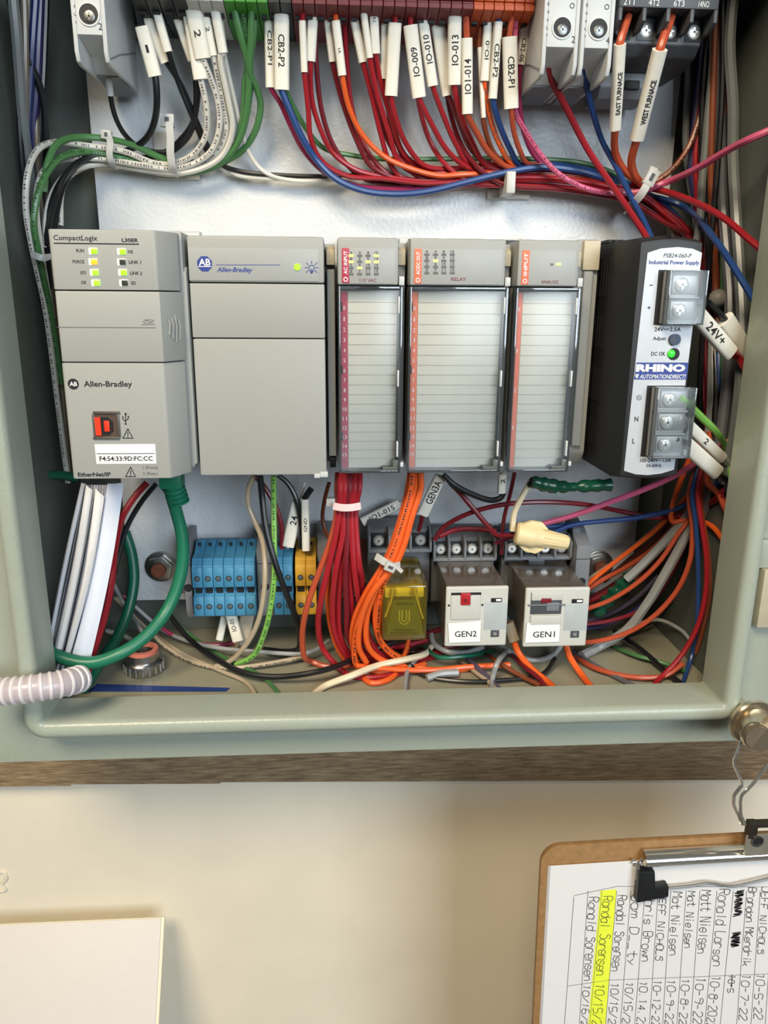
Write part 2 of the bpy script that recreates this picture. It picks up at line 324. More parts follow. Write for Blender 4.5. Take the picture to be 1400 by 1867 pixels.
m = M(); bpx(m, 174, 810, 284, 846, -105.3, -104.9); st = m.build('address_sticker', mat('sticker_white', (240, 240, 238), .5, var=.01), con, bevel=.12); st['label'] = 'white address sticker'
T('F4:54:33:9D:FC:CC', 230, 836, 97, 9, Y=-105.3, bold=.02)
m = M(); bpx(m, 176, 826.5, 282, 827.7, -105.4, -105.3); m.build('printed_line', INK, con)
T('EtherNet/IP', 172, 865, 60, 8, bold=.03); T('1 (Front)', 274, 853, 27, 7, INKG); T('2 (Rear)', 274, 864, 27, 7, INKG)
strokes([[(-12, 4), (12, 4)], [(-10, -1), (-3, -4), (4, -1), (11, -4)], [(-6, -5), (8, -5)], [(-8, 1), (10, 1)]], 270, 588, 1, Y5, INKG, con, 'embossed_symbol', 1)

# ================================================================== POWER MODULE (second)
pm = thing('power_module', (33, -45, 2.9), 'wide blank grey module with a blue round badge beside the tall controller', 'module')
q1, q2 = 96.8, 71.0
M().box(.3, 64.4, -87, -50, q1+.25, 118).build('top_housing', PLC, pm, bevel=1.2)
M().box(.5, 64.4, -86.6, -50, q2+.25, q1-.25).build('upper_door', PLC, pm, bevel=.5)
M().box(.5, 64.4, -86.6, -50, 2.9, q2-.25).build('lower_door', PLC, pm, bevel=.9)
M().box(1, 69.6, -64, -8, 5, 116.5).build('rear_housing', PLC, pm, bevel=.8)
M().box(65.6, 69.4, -74, -63, 10, 104).build('side_rail', PLC, pm, bevel=.6)
M().prism([(-75, 106), (-75, 113), (-69, 115), (-64, 115), (-64, 106)], 'x', 65.4, 69.4).build('side_lug', TANPL, pm, bevel=.4)
M().box(66, 69.2, -72, -64, 3.5, 9).build('side_foot', BLK, pm, bevel=.4)
def latch(par, xs):
    for x in xs:
        M().box(x-9, x+14, -16, -3, 116, 123.6).build('mounting_latch', LGREY, par, bevel=1.2)
        M().box(x-4, x+6.5, -18, -15.5, 116, 122.8).build('latch_slot', BLK, par, bevel=.4)
latch(pm, (16, 47))
m = M(); bpx(m, 344, 453, 581, 512, -87.2, -86.9); m.build('badge_film', PLCL, pm, bevel=.15)
Y8 = -87.2
c = at(373, 481, Y8); rr = 14*pxmm(373, 481, Y8)
M().prism([(c.x+rr*cos(pi/8+pi/4*k)*1.03, c.z+rr*sin(pi/8+pi/4*k)*1.03) for k in range(8)], 'y', Y8, Y8-.2).build('octagon_badge', INKB, pm)
txt('AB', 373, 478, 21, 12, Y8-.2, pm, WHT, bold=.02)
strokes([[(-12, 5), (12, 5)]], 373, 481, 1, Y8-.22, WHT, pm, 'printed_line', 1.2)
strokes([[(-58, 0), (58, 0)]], 452, 483, 1, Y8, INKB, pm, 'printed_line', 1)
txt('Allen-Bradley', 428, 493, 65, 11, Y8, pm, INKB, bold=.02, shear=.3)
circle(542, 487, 6, Y8, GLOW, pm, 'status_light', d=.5)
strokes([[(-4, 4), (-5, 0), (-3, -4), (3, -4), (5, 0), (4, 4), (2, 8), (-2, 8), (-4, 4)], [(0, -7), (0, -12)], [(-6, -5), (-10, -9)], [(6, -5), (10, -9)], [(-7, 0), (-12, 0)], [(7, 0), (12, 0)], [(-6, 5), (-10, 9)], [(6, 5), (10, 9)], [(-1, 3), (-1, 10), (1, 10), (1, 3)]], 568, 488, 1, Y8, INKB, pm, 'printed_symbol', 1.3)
m = M(); m.box(58, 61, -87, -80, 1.2, 3.4); m.box(61, 65, -87, -80, 1.6, 4.4); m.build('door_catch', LGREY, pm, bevel=.3)

# ================================================================== I/O MODULES
ROWS = [415, 477, 540, 603, 662, 722, 783, 842, 900, 960, 1018, 1076, 1132, 1190, 1247, 1303, 1358, 1412, 1468]
def iomod(name, X0, W, lab, strip_mat, strip_text, caption, cap_px, nums, leds, cover_right, tall=True):
    t = thing(name, (X0+W/2, -45, 2.9), lab, 'module'); xf = X0+.4; xr = cover_right
    M().box(xf, xr-2.6, -87, -50, 96.4, 118).build('top_housing', PLC, t, bevel=1.2)
    M().box(xf+.6, X0+W-.6, -76, -8, 4.5, 116.5).build('rear_housing', PLC, t, bevel=.8)
    M().prism([(-79, 106), (-79, 113), (-73, 115.5), (-66, 115.5), (-66, 106)], 'x', X0+W-5.4, X0+W-.8).build('side_lug', TANPL, t, bevel=.4)
    M().box(xr-2.2, xr+.4, -86.5, -78, 96.4, 100.6).build('hinge_pin', LGREY, t, bevel=.4)
    M().box(xr-1.0, xr+1.2, -86.5, -80, 6.6, 9.0).build('hinge_pin', LGREY, t, bevel=.3)
    latch(t, (X0+12,) if W < 40 else (X0+10, X0+36))
    # printed film on the header
    fx0, fx1 = xf+2.0, xr-4.2
    M().box(fx0, fx1, -87.2, -86.9, 97.0, 113.2).build('header_film', PLCL, t, bevel=.12)
    M().box(fx0, fx0+3.6, -87.35, -87.0, 97.2, 113.2).build('colour_tab', strip_mat, t, bevel=.4)
    cz = 106.6
    text3(strip_text, Vector((fx0+1.8, -87.5, cz)), Vector((0, 0, 1)), Vector((-1, 0, 0)), 10.5, 1.7, WHT, t, bold=.02)
    c = Vector((fx0+1.8, -87.45, 98.9)); M().ring(c, (0, -1, 0), .7, 1.1, .1, 12).build('printed_symbol', WHT, t)
    k = at(cap_px[0], cap_px[1], -87.2); text3(caption, k+Vector((0, -.12, 0)), Vector((1, 0, 0)), Vector((0, 0, 1)), cap_px[2]*.262, 1.6, INKR, t, bold=.01)
    # hinged clear cover with its write-on card
    cb, ct = 4.0, 95.8
    M().box(xf+1.4, xr-2.4, -80.5, -79.5, cb+1, ct-2).build('card', CARD, t).__setitem__('label', 'white ruled write-on card')
    zz = [ct-2.4-(ct-2.4-cb-1.2)*(y-415)/(1468-415) for y in ROWS]
    for a, b in zip(zz, zz[1:]): M().box(xf+4.9, xr-2.6, -81.0, -80.4, b+.22, a-.22).build('write_on_row', CARD, t, bevel=.1, seg=1)
    m = M(); m.box(xf+1.5, xf+4.7, -81.1, -80.4, cb+1.2, ct-2.4); m.build('colour_strip', strip_mat, t)
    for i in range(nums):
        z = (zz[1+i*16//nums]+zz[2+i*16//nums])/2; s = str(i)
        text3(s, Vector((xf+3.1, -81.25, z)), Vector((1, 0, 0)), Vector((0, 0, 1)), 1.0*len(s) if s != '1' else .5, 2.0, WHT, t, bold=.0, name='number')
    for zq in (zz[1]-2, zz[7]-2, zz[14]-2): M().box(xf+1.2, xf+2.2, -81.6, -80.6, zq-2.2, zq+2.2).build('cover_pin', DARK if nums == 16 else CRED, t, bevel=.2)
    M().box(xf+.6, xr-.9, -86.4, -85.6, cb, ct-1.6).build('clear_cover', CLR, t, bevel=.2)
    m = M(); m.box(xf, xf+1.1, -87, -78, cb-.4, ct); m.box(xr-1.9, xr-.4, -87, -78, cb-.4, ct); m.box(xf+1.1, xr-1.9, -87, -78, ct-1.7, ct); m.box(xf+1.1, xr-1.9, -87, -78, cb-.4, cb+.8)
    m.build('cover_frame', CLRD, t, bevel=.25)
    m = M(); m.prism([(xr-9.5, cb+.8), (xr-.9, cb+.8), (xr-.9, cb+6.2), (xr-4.2, cb+6.2), (xr-4.2, cb+2.6), (xr-9.5, cb+2.6)], 'y', -86.9, -81.2); m.build('cover_notch', mat('smoke_plastic', (92, 94, 92), .3), t, bevel=.3)
    m = M()
    for zc in (zz[1]-1, zz[8]-1, zz[15]-3): m.box(xr-2.5, xr-1.7, -87.2, -84, zc-4, zc+4)
    m.build('cover_clip', mat('frosted_clear', (206, 210, 210), .25, var=.02), t, bevel=.2)
    for (x, y, kind) in leds:
        if kind == 'n': continue
        p = at(x, y, -87.3); M().box(p.x-1.15, p.x+1.15, -87.4, -87.1, p.z-.55, p.z+.55).build('status_light', kind, t)
    for (x, y, kind) in leds:
        if kind != 'n': continue
        p = at(x[0], y, -87.3); text3(x[1], p+Vector((0, -.12, 0)), Vector((1, 0, 0)), Vector((0, 0, 1)), 1.0 if len(x[1]) < 2 else 1.8, 1.15, INKG, t, bold=.02, name='number')
    return t
INKL = mat('unlit_indicator', (98, 98, 96), .5)
def ledgrid(cols, y0, dy, lit):
    L = []
    for ci, cx in enumerate(cols):
        for k in range(4):
            L.append(((cx, str(ci*4+k)), y0+dy*2*k, 'n')); L.append((cx, y0+dy*(2*k+1), GLOWY if (ci, k) in lit else INKL))
    return L
iomod('input_module', 70.4, 34.5, 'narrow grey module with a crimson tab and a ruled card numbered down the side', CRED, 'AC INPUT', '115 VAC', (671, 511, 31), 16, ledgrid((640, 655.6, 671, 686), 460.5, 5.6, {(0, 0), (0, 1), (1, 2), (2, 1), (3, 0), (3, 1)}), 102.6)
iomod('relay_output_module', 105.2, 52, 'wide grey module with an orange tab and a ruled card behind a clear cover', CORG, 'AC/DC OUT', 'RELAY', (836, 509, 28), 16, ledgrid((778, 794, 809, 824.5), 458.5, 5.6, {(1, 1)}), 154.6)
an = iomod('analog_input_module', 157.6, 34.8, 'narrow grey orange tabbed module with one lit light, near the black power supply', CORG, 'INPUT', 'ANALOG', (1002, 514, 32), 4, [(1018, 482, GLOWY), ((1006, 'OK'), 482, 'n')], 190.6)
ec = thing('bus_terminator', (200, -50, 2), 'tan plastic cover closing the right end of the grey module row', 'end cover')
M().prism([(-66, 10), (-62, 3), (-8, 3), (-8, 120), (-66, 120)], 'x', 192.9, 205.2).build('cap_body', PLC, ec, bevel=1.5)
M().box(196, 204.6, -68.5, -65, 105, 119.4).build('cap_lug', TANPL, ec, bevel=.6)
M().box(196.8, 201.5, -69, -65.5, 14, 104.5).build('cap_rib', PLC, ec, bevel=.6)
c = Vector((176, -10, 119.5)); m = M(); m.tube([c+Vector((4.6*cos(a), 0, 5.6*sin(a))) for a in [pi*k/10 for k in range(11)]], 1.1, 8); m.build('hook_ring', SLV, an)

# ================================================================== POWER SUPPLY
PX0, PX1, PZ0, PZ1 = 209.4, 242.4, 3.5, 118.0
ps = thing('power_supply', (226, -50, 3), 'black power supply with a silver front and screw terminals at the right of the row', 'power supply')
def psu_sec(inset, Y):
    x0, x1 = PX0+inset, PX1-inset; z0, z1 = PZ0+inset, PZ1+inset*-1; P = []
    for k in range(9): t = k/8; P.append(Vector((x0+(x1-x0)*t, Y, z1+1.8*sin(pi*t))))
    for k in range(9): t = k/8; P.append(Vector((x1-(x1-x0)*t, Y, z0-1.2*sin(pi*t))))
    return P
M().loft([psu_sec(3.2, -105.2), psu_sec(2.0, -104.8), psu_sec(0, -97), psu_sec(-.2, -70), psu_sec(-.2, -55), psu_sec(-.6, -10), psu_sec(-.6, -8)]).build('housing', BLKP, ps, ang=50)
m = M()
for r_, (z0, z1) in enumerate(((92, 112), (66, 82), (38, 56), (14, 28))):
    for k in range(7):
        y = -72+k*4.2; m.box(PX0-.55, PX0+.3, y, y+1.6, z0, z1)
m.build('vent_slot', DARK, ps)
m = M()
for k in range(9): m.box(PX0+2+k*3.3, PX0+3.6+k*3.3, -60, -35, 119.2, 120.6)
m.build('top_slot', DARK, ps)
M().box(225.7, 226.2, -104, -60, 118.6, 120.1).build('case_seam', DARK, ps)
lb = [(1180, 461), (1205, 453), (1235, 450.5), (1262, 453.5), (1279, 461), (1254, 660), (1228, 856), (1205, 863), (1180, 866), (1158, 864.5), (1137, 858), (1158, 660)]
P = [at(x, y, -105.3) for x, y in lb]; SILV = mat('silver_label', (188, 191, 195), .4, .2, var=.02)
M().prism([(p.x, p.z) for p in P], 'y', -105.2, -105.7).build('front_label', SILV, ps)
Y6 = -105.7
def TP(s, x, y, w, h, mt=INK, bold=.015, shear=0, Y=Y6, rot=-.0): return txt(s, x, y, w, h, Y, ps, mt, rot, bold, shear)
TP('PSB24-060-P', 1235, 466, 51, 7, bold=0., shear=.2); TP('Industrial Power Supply', 1229, 479.5, 92, 9, INKB, .02)
TP('-', 1187, 520, 6, 1.6); TP('+', 1183, 561, 6, 6); TP('24V    2.5A', 1217, 600.5, 48, 7); TP('===', 1215, 600.5, 10, 3)
TP('Adjust', 1202, 618, 24, 8); TP('DC OK', 1200, 645, 26, 7)
m = M(); P = [at(x, y, Y6) for x, y in ((1160, 661), (1255, 661), (1251.5, 692), (1155.5, 692))]; m.prism([(p.x, p.z) for p in P], 'y', Y6, Y6-.1); m.build('blue_band', mat('band_blue', (38, 62, 140), .45, var=.02), ps)
TP('RHINO', 1204.5, 671, 90, 13.5, WHT, .06, Y=Y6-.12); TP('AUTOMATIONDIRECT!', 1208, 686.5, 84, 7.5, WHT, .01, .25, Y=Y6-.12)
strokes([[(-3, -3), (3, -3), (0, 3), (-3, -3)]], 1161, 686, 1, Y6-.12, WHT, ps, 'printed_symbol', 2)
TP('N', 1160, 764, 7, 9); TP('L', 1155, 804, 5, 9); TP('100-240V~ 1.5A', 1195, 839, 56, 7); TP('50-60Hz', 1192, 848.6, 28, 6)
c = at(1165, 725, Y6); M().ring((c.x, Y6, c.z), (0, -1, 0), 1.05, 1.3, .15).build('printed_symbol', INKG, ps); strokes([[(-3, 0), (3, 0)], [(0, -3), (0, 0)], [(-2, 2), (2, 2)]], 1165, 725, 1, Y6, INKG, ps, 'printed_symbol', .8)
circle(1229, 619, 10, Y6, mat('navy_knob', (36, 50, 78), .35), ps, 'adjust_knob', d=1.5)
strokes([[(-4, 0), (4, 0)], [(0, -4), (0, 4)]], 1228, 619, 1, Y6-1.5, INKG, ps, 'knob_slot', 2)
circle(1228, 645.5, 10.5, Y6, DARK, ps, 'light_bezel', d=.3)
c = at(1224, 645, Y6-.6); M().ball(c, 1.9, 14, 8, (1, .5, 1)).build('status_light', mat('lit_green_lens', (60, 215, 60), .25, emit=.5, var=0.), ps)
TB = mat('terminal_grey', (150, 151, 151), .4, var=.03)
def screwm(c, r, ax=(0, -1, 0), d=1.2):
    m = M(); c = Vector(c); a = Vector(ax).normalized(); m.tube2([c, c+a*d*.6, c+a*d], [r, r, r*.72], 14)
    u = a.cross(Vector((0, 0, 1))).normalized() if abs(a.z) < .9 else Vector((1, 0, 0)); w = a.cross(u); e = a*(d+.12)
    for p, q in ((u, w), (w, u)):
        k = [c+e+p*r*.62*i+q*r*.14*j for i, j in ((-1, -1), (1, -1), (1, 1), (-1, 1))]; k += [v-a*.3 for v in k]
        m.add(k, [(0, 1, 2, 3), (7, 6, 5, 4), (0, 4, 5, 1), (1, 5, 6, 2), (2, 6, 7, 3), (3, 7, 4, 0)])
    return m
def termblock(x0, y0, x1, y1, n, skew):
    a0, a1, b0, b1 = at(x0, y0, Y6), at(x1, y0, Y6), at(x0-skew, y1, Y6), at(x1-skew, y1, Y6)
    xx0, xx1, z0, z1 = (a0.x+b0.x)/2, (a1.x+b1.x)/2, b0.z, a0.z
    M().box(xx0, xx1-1.5, -106.0, -105.3, z0, z1).build('terminal_recess', DARK, ps)
    M().box(xx0+2.4, xx1-1.0, -108, -105.5, z0+.6, z1-.6).build('terminal_body', TB, ps, bevel=.3)
    h = (z1-z0-1.6)/n
    for k in range(n):
        zc = z1-.8-h*(k+.5)
        M().box(xx0+6, xx1-2, -108.7, -107.8, zc-h*.36, zc+h*.36).build('terminal_plate', mat('bright_plate', (138, 138, 136), .35, .3), ps, bevel=.3)
        screwm((xx0+10.3, -108.6, zc), 3.3, d=1.5).build('terminal_screw', BRITE, ps)
        if k: M().box(xx0+3, xx1-1.2, -110.6, -107.8, zc+h/2-.4, zc+h/2+.4).build('divider', TB, ps, bevel=.2)
    m = M(); f = -113.2
    m.box(xx0+3, xx1+.6, f, f+.7, z0+.5, z1-.5); m.build('clear_guard', CLR, ps, bevel=.15)
    m = M(); m.box(xx0+2.6, xx0+3.3, f, -106, z0+.3, z1-.3); m.box(xx1+.2, xx1+1, f, -106, z0+.3, z1-.3); m.box(xx0+3.3, xx1+.2, f, -106, z1-.9, z1-.2); m.box(xx0+3.3, xx1+.2, f, -106, z0+.2, z0+.9); m.build('guard_edge', EDGE, ps, bevel=.15)
    return xx0, xx1, z0, z1
tb1 = termblock(1200, 492, 1275, 592, 2, 8); tb2 = termblock(1178, 703, 1253, 832, 3, 9)
# ================================================================== TOP ROW
def breaker(cx, y0, wpx, digit, lab, xl, xr, sym=True):
    # xl..xr in mm; face at Y=-66, entry recess at the bottom, tapering back towards the panel
    t = thing('circuit_breaker', ((xl+xr)/2, -35, 195), lab, 'breaker')
    F, zt = -66, 255; zs = at(cx, y0, F).z; zA = at(cx, y0+57, F+4).z; zB = at(cx, y0+92, -22).z
    side = lambda dz=0: [(F, zt), (F, zA+5), (F+2, zA+1), (F+5, zA), (-24, zB), (-8, zB), (-8, zt)]
    m = M(); tw = 2.0
    m.prism(side(), 'x', xl, xl+tw); m.prism(side(), 'x', xr-tw, xr)
    m.build('side_wall', LGREY, t, bevel=.5)
    m = M(); m.prism([(F, zt), (F, zs), (F+4, zs-1), (F+20, zs-4), (F+26, zs-10), (-10, zs-12), (-10, zt)], 'x', xl+tw, xr-tw)
    m.build('body', LGREY, t, bevel=.4)
    M().prism([(F+27, zs-9.5), (-11, zs-11.5), (-11, zs-13), (F+27, zs-10.8)], 'x', xl+tw, xr-tw).build('wire_entry', GREYT, t)
    m = M()
    for x in (xl-.15, xr+.15): m.tube([(x, F+3, zs-9), (x, F+22, zs-2), (x, -10, zs+8)], .35, 5)
    m.build('side_crease', GREYT, t)
    xm, zc = (xl+xr)/2+.3, zs+8.2
    M().cyl((xm, F+.2, zc), (xm, F-.25, zc), 4.6, n=24).build('screw_well', DARK, t)
    M().ring((xm, F, zc), (0, -1, 0), 4.3, 5.0, .5, 24).build('well_rim', LGREY, t)
    screwm((xm+.2, F-.2, zc-.9), 2.5, d=.5).build('terminal_screw', mat('shaded_screw', (120, 120, 118), .35, .9), t)
    text3(digit, Vector((xr-2.6, F-.15, zs+3.4)), Vector((1, 0, 0)), Vector((0, 0, 1)), 1.7, 2.8, INK, t)
    for k in range(5):
        text3('EGALY'[k], Vector((xl+1.9, F-.15, zs+18-k*3.3)), Vector((1, 0, 0)), Vector((0, 0, 1)), 1.0, 1.2, INKG, t)
    M().ring((xr-4.2, F-.05, zs+17.5), (0, -1, 0), .8, 1.2, .12, 14).build('printed_symbol', INKG, t)
    return t
pl = at(130, 30, -66); pr = at(192, 30, -66)
breaker(160, 63, 60, '2', 'light grey breaker above the two loops of black wire at the left', pl.x, pr.x)
pa, pb, pc, pd = at(991, 40, -66), at(1057, 40, -66), at(1061, 40, -66), at(1120, 40, -66)
breaker(1025, 86, 60, '2', 'light grey breaker feeding a dark red wire, right after the orange terminals', pa.x, pb.x)
breaker(1090, 88, 60, '4', 'light grey breaker feeding a single blue wire, beside the dark grey contactor', pc.x, pd.x)

TRED = mat('dark_red_terminal', (112, 34, 38), .5, var=.04); TORG = mat('orange_terminal', (196, 84, 36), .5, var=.04)
TGRN = mat('green_terminal', (70, 150, 52), .5, var=.04); TBLU = mat('blue_terminal', (66, 134, 172), .5, var=.05); TYEL = mat('amber_terminal', (196, 148, 44), .5, var=.05)
TWHT = mat('white_terminal', (196, 198, 196), .5)
def topterm(x, wd, m_, lab, grp):
    z = 226.2
    pr_ = [(-50, 250), (-50, z+4.2), (-49, z+4), (-49, z+3), (-50, z+2.8), (-50, z+.4), (-47, z), (-30, z-4), (-8, z-4), (-8, 250)]
    o = M().prism(pr_, 'x', x+.15, x+wd-.15).build('terminal_block', m_, bevel=.2, seg=1); tag(o, lab, 'terminal', grp)
    M().box(x+1.2, x+wd-1.2, -40, -36, z-2.9, z-.6).build('wire_hole', DARK, o)
    return o
ORD = 'first second third fourth fifth sixth seventh eighth ninth tenth eleventh twelfth thirteenth fourteenth fifteenth sixteenth'.split()
for x0, x1, n, m_, c, why in ((-26, -.5, 4, BLK, 'black', 'over the black wires'), (-.5, 17.5, 3, TWHT, 'white', 'over the white wires'), (17.5, 38.6, 4, TGRN, 'green', 'over the green wires'), (38.6, 50, 2, BLK, 'black', 'between green and dark red ones'),
                              (50, 138.4, 16, TRED, 'dark red', 'over the red wires'), (138.4, 168.6, 6, TORG, 'orange', 'beside the right hand breakers')):
    for k in range(n):
        topterm(x0+k*(x1-x0)/n, (x1-x0)/n, m_, f"{ORD[k] if n > 2 else ('left', 'right')[k]} {c} terminal from the left in the top row, {why}", f'{c} terminals {why}')

# contactor
ct = thing('contactor', (230, -40, 195), 'dark grey contactor with numbered screw terminals at the top right', 'contactor')
F = -66
cx0, cx1 = at(1128, 20, F).x, at(1310, 20, F).x
M().box(cx0, cx1, F, -8, 224.5, 255).build('body', DGREY, ct, bevel=.8)
M().prism([(-8, 224.5), (-54, 224.5), (-54, 212.5), (-49, 208), (-36, 205), (-8, 205)], 'x', cx0+1.5, cx1-2).build('terminal_housing', DGREY, ct, bevel=.6)
M().prism([(-34, 205), (-34, 198), (-30, 193), (-8, 193), (-8, 205)], 'x', cx0+4, cx0+32).build('rail_foot', GREYT, ct, bevel=.6)
M().box(cx0+17, cx0+25, -35, -30, 197, 201.5).build('foot_slot', DARK, ct, bevel=1)
pw = (cx1-cx0)/4
for k in range(5):
    x = cx0+1+k*(cx1-cx0-2)/4
    M().prism([(F, 224.5), (F, 219), (-60, 216), (-53, 216), (-53, 224.5)], 'x', x-.9, x+.9).build('barrier', DGREY, ct, bevel=.3)
for k in range(4):
    x = cx0+pw*(k+.5)
    M().box(x-pw*.36, x+pw*.36, -54.4, -53, 214, 224).build('terminal_well', DARK if k != 1 else DGREY, ct, bevel=.3)
    screwm((x, -54, 218.3), 3.3, d=.9).build('terminal_screw', BRITE, ct)
for k, s in enumerate(('2T1', '4T2', '6T3', '14NO')):
    text3(s, Vector((cx0+pw*(k+.5)-1.5, F-.15, 226.6)), Vector((1, 0, 0)), Vector((0, 0, 1)), 5.2, 2.6, WHT, ct)

# ================================================================== BOTTOM ROW
def lowterm(x, wd, m_, lab, grp):
    F = -44
    pr_ = [(-10, -54), (-24, -51), (-32, -56), (F+3, -57), (F+3, -58.4), (F+2, -58.4), (F+2, -60), (F+1, -60), (F+1, -61.6), (F, -62), (F, -74), (F+4, -75), (F+4, -79), (F, -80), (F, -92), (F+3, -93.5), (-10, -93.5)]
    t = thing('terminal_block', (x+wd/2, -27, -93.5), lab, 'terminal', grp)
    M().prism(pr_, 'x', x+.12, x+wd-.12).build('body', m_, t, bevel=.25, seg=1)
    for z in (-68.5, -86):
        M().cyl((x+wd/2, F-.05, z), (x+wd/2, F-.3, z), 1.7, n=14).build('screw_hole', DARK, t)
        screwm((x+wd/2, F-.3, z), 1.25, d=.25).build('screw', mat('dull_screw', (104, 116, 122), .4, .4), t)
    M().box(x+1, x+wd-1, F+3.2, F+4.2, -78.6, -75.4).build('bridge_slot', DARK, t)
    M().box(x+wd/2-.7, x+wd/2+.7, -29, -27.6, -53.2, -51.4).build('test_hole', DARK, t)
    return t
bx0, bx1 = at(350, 1060, -44).x, at(465, 1060, -44).x
for k in range(6):
    ww = (bx1-bx0)/6; lowterm(bx0+k*ww, ww, TBLU, ORD[k]+' from the left of the six blue terminal blocks on the lower rail', 'six blue terminals on the lower rail')
c0 = at(498, 1060, -44).x; c1 = at(534, 1060, -44).x; c2 = at(538, 1060, -44).x; c3 = at(577, 1060, -44).x
for k in range(2): lowterm(c0+k*(c1-c0)/2, (c1-c0)/2, TBLU, ('left' if k == 0 else 'right')+' one of the two blue terminal blocks next to the amber ones', 'two blue terminals beside the amber ones')
lowterm(c2, (c3-c2)/2, TYEL, 'left one of the two amber terminal blocks on the lower rail', None)
lowterm((c2+c3)/2, (c3-c2)/2, TYEL, 'right one of the two amber terminal blocks on the lower rail', None)
def bracket(x0, x1, lab, zt=-46, zb=-97, F=-36):
    t = thing('end_bracket', ((x0+x1)/2, -20, zb), lab, 'bracket')
    M().prism([(-8, zt), (-20, zt), (F, zt-8), (F, zb+6), (F+3, zb), (-8, zb)], 'x', x0, x1).build('body', GREYT, t, bevel=.5)
    zc = -77
    M().cyl(((x0+x1)/2, F-.02, zc), ((x0+x1)/2, F-.3, zc), 2.5, n=16).build('screw_hole', DARK, t)
    M().box(x0-.05, x1+.05, F-.2, F+.4, -62.6, -62).build('crease', DGREY, t)
bracket(at(336, 1060, -36).x, at(349, 1060, -36).x, 'grey end bracket left of the six blue terminals')
bracket(at(469, 1060, -36).x, at(497, 1060, -36).x, 'grey end bracket between the six blue terminals and the white and green wires')
bracket(at(579, 1060, -36).x, at(608, 1060, -36).x, 'grey end bracket right of the amber terminals', zt=-44)
bracket(at(1052, 1000, -36).x, at(1078, 1000, -36).x, 'grey end bracket at the right end of the lower rail', zt=-46, zb=-93)

def socket(x0, x1, zt, zs, n, lab, screws):
    t = thing('relay_socket', ((x0+x1)/2, -15, -100), lab, 'relay socket')
    M().prism([(-8, zt+6), (-15, zt+6), (-22, zt+1), (-22, -94), (-14, -101), (-8, -101)], 'x', x0, x1).build('base', SOCK, t, bevel=.6)
    w_ = (x1-x0)/n
    for k in range(n+1):
        x = min(max(x0+k*w_, x0+.7), x1-.7); M().prism([(-22, zt+3), (-30, zt-1), (-30, zs-5), (-22, zs-6)], 'x', x-.7, x+.7).build('barrier', GREYT, t, bevel=.25)
    M().box(x0, x1, -29, -21, zs-6.5, zs-4.4).build('terminal_ledge', GREYT, t, bevel=.3)
    for k in screws:
        x = x0+w_*(k+.5); M().box(x-w_*.36, x+w_*.36, -24, -21.5, zs-4.2, zs+4).build('terminal_plate', DARK, t, bevel=.3)
        screwm((x, -23.8, zs), min(3.4, w_*.34), d=2.2).build('terminal_screw', BRITE, t)
    return t
sx = lambda px, py, Y=-26: at(px, py, Y).x
socket(sx(671, 985), sx(786, 985), -47, -52.5, 3, 'dark grey relay socket behind the yellow relay', (0, 2))
socket(sx(789, 1000), sx(904, 1000), -53, -58.5, 4, 'dark grey relay socket behind the relay with the red button', (0, 1, 2, 3))
socket(sx(918, 1000), sx(1040, 1000), -53, -58.5, 4, 'dark grey relay socket behind the relay with the open lever', (0, 1, 2, 3))
sb = thing('socket_side_block', (sx(1050, 1000), -15, -88), 'round topped dark grey block at the right end of the relays', 'block')
xx = sx(1042, 1000); P = [(-8, -88), (-26, -88)]+[(-17-9*cos(a), -50+9*sin(a)) for a in [pi*k/8 for k in range(9)]]
M().prism(P, 'x', xx, xx+5.5).build('body', DGREY, sb, bevel=.5)

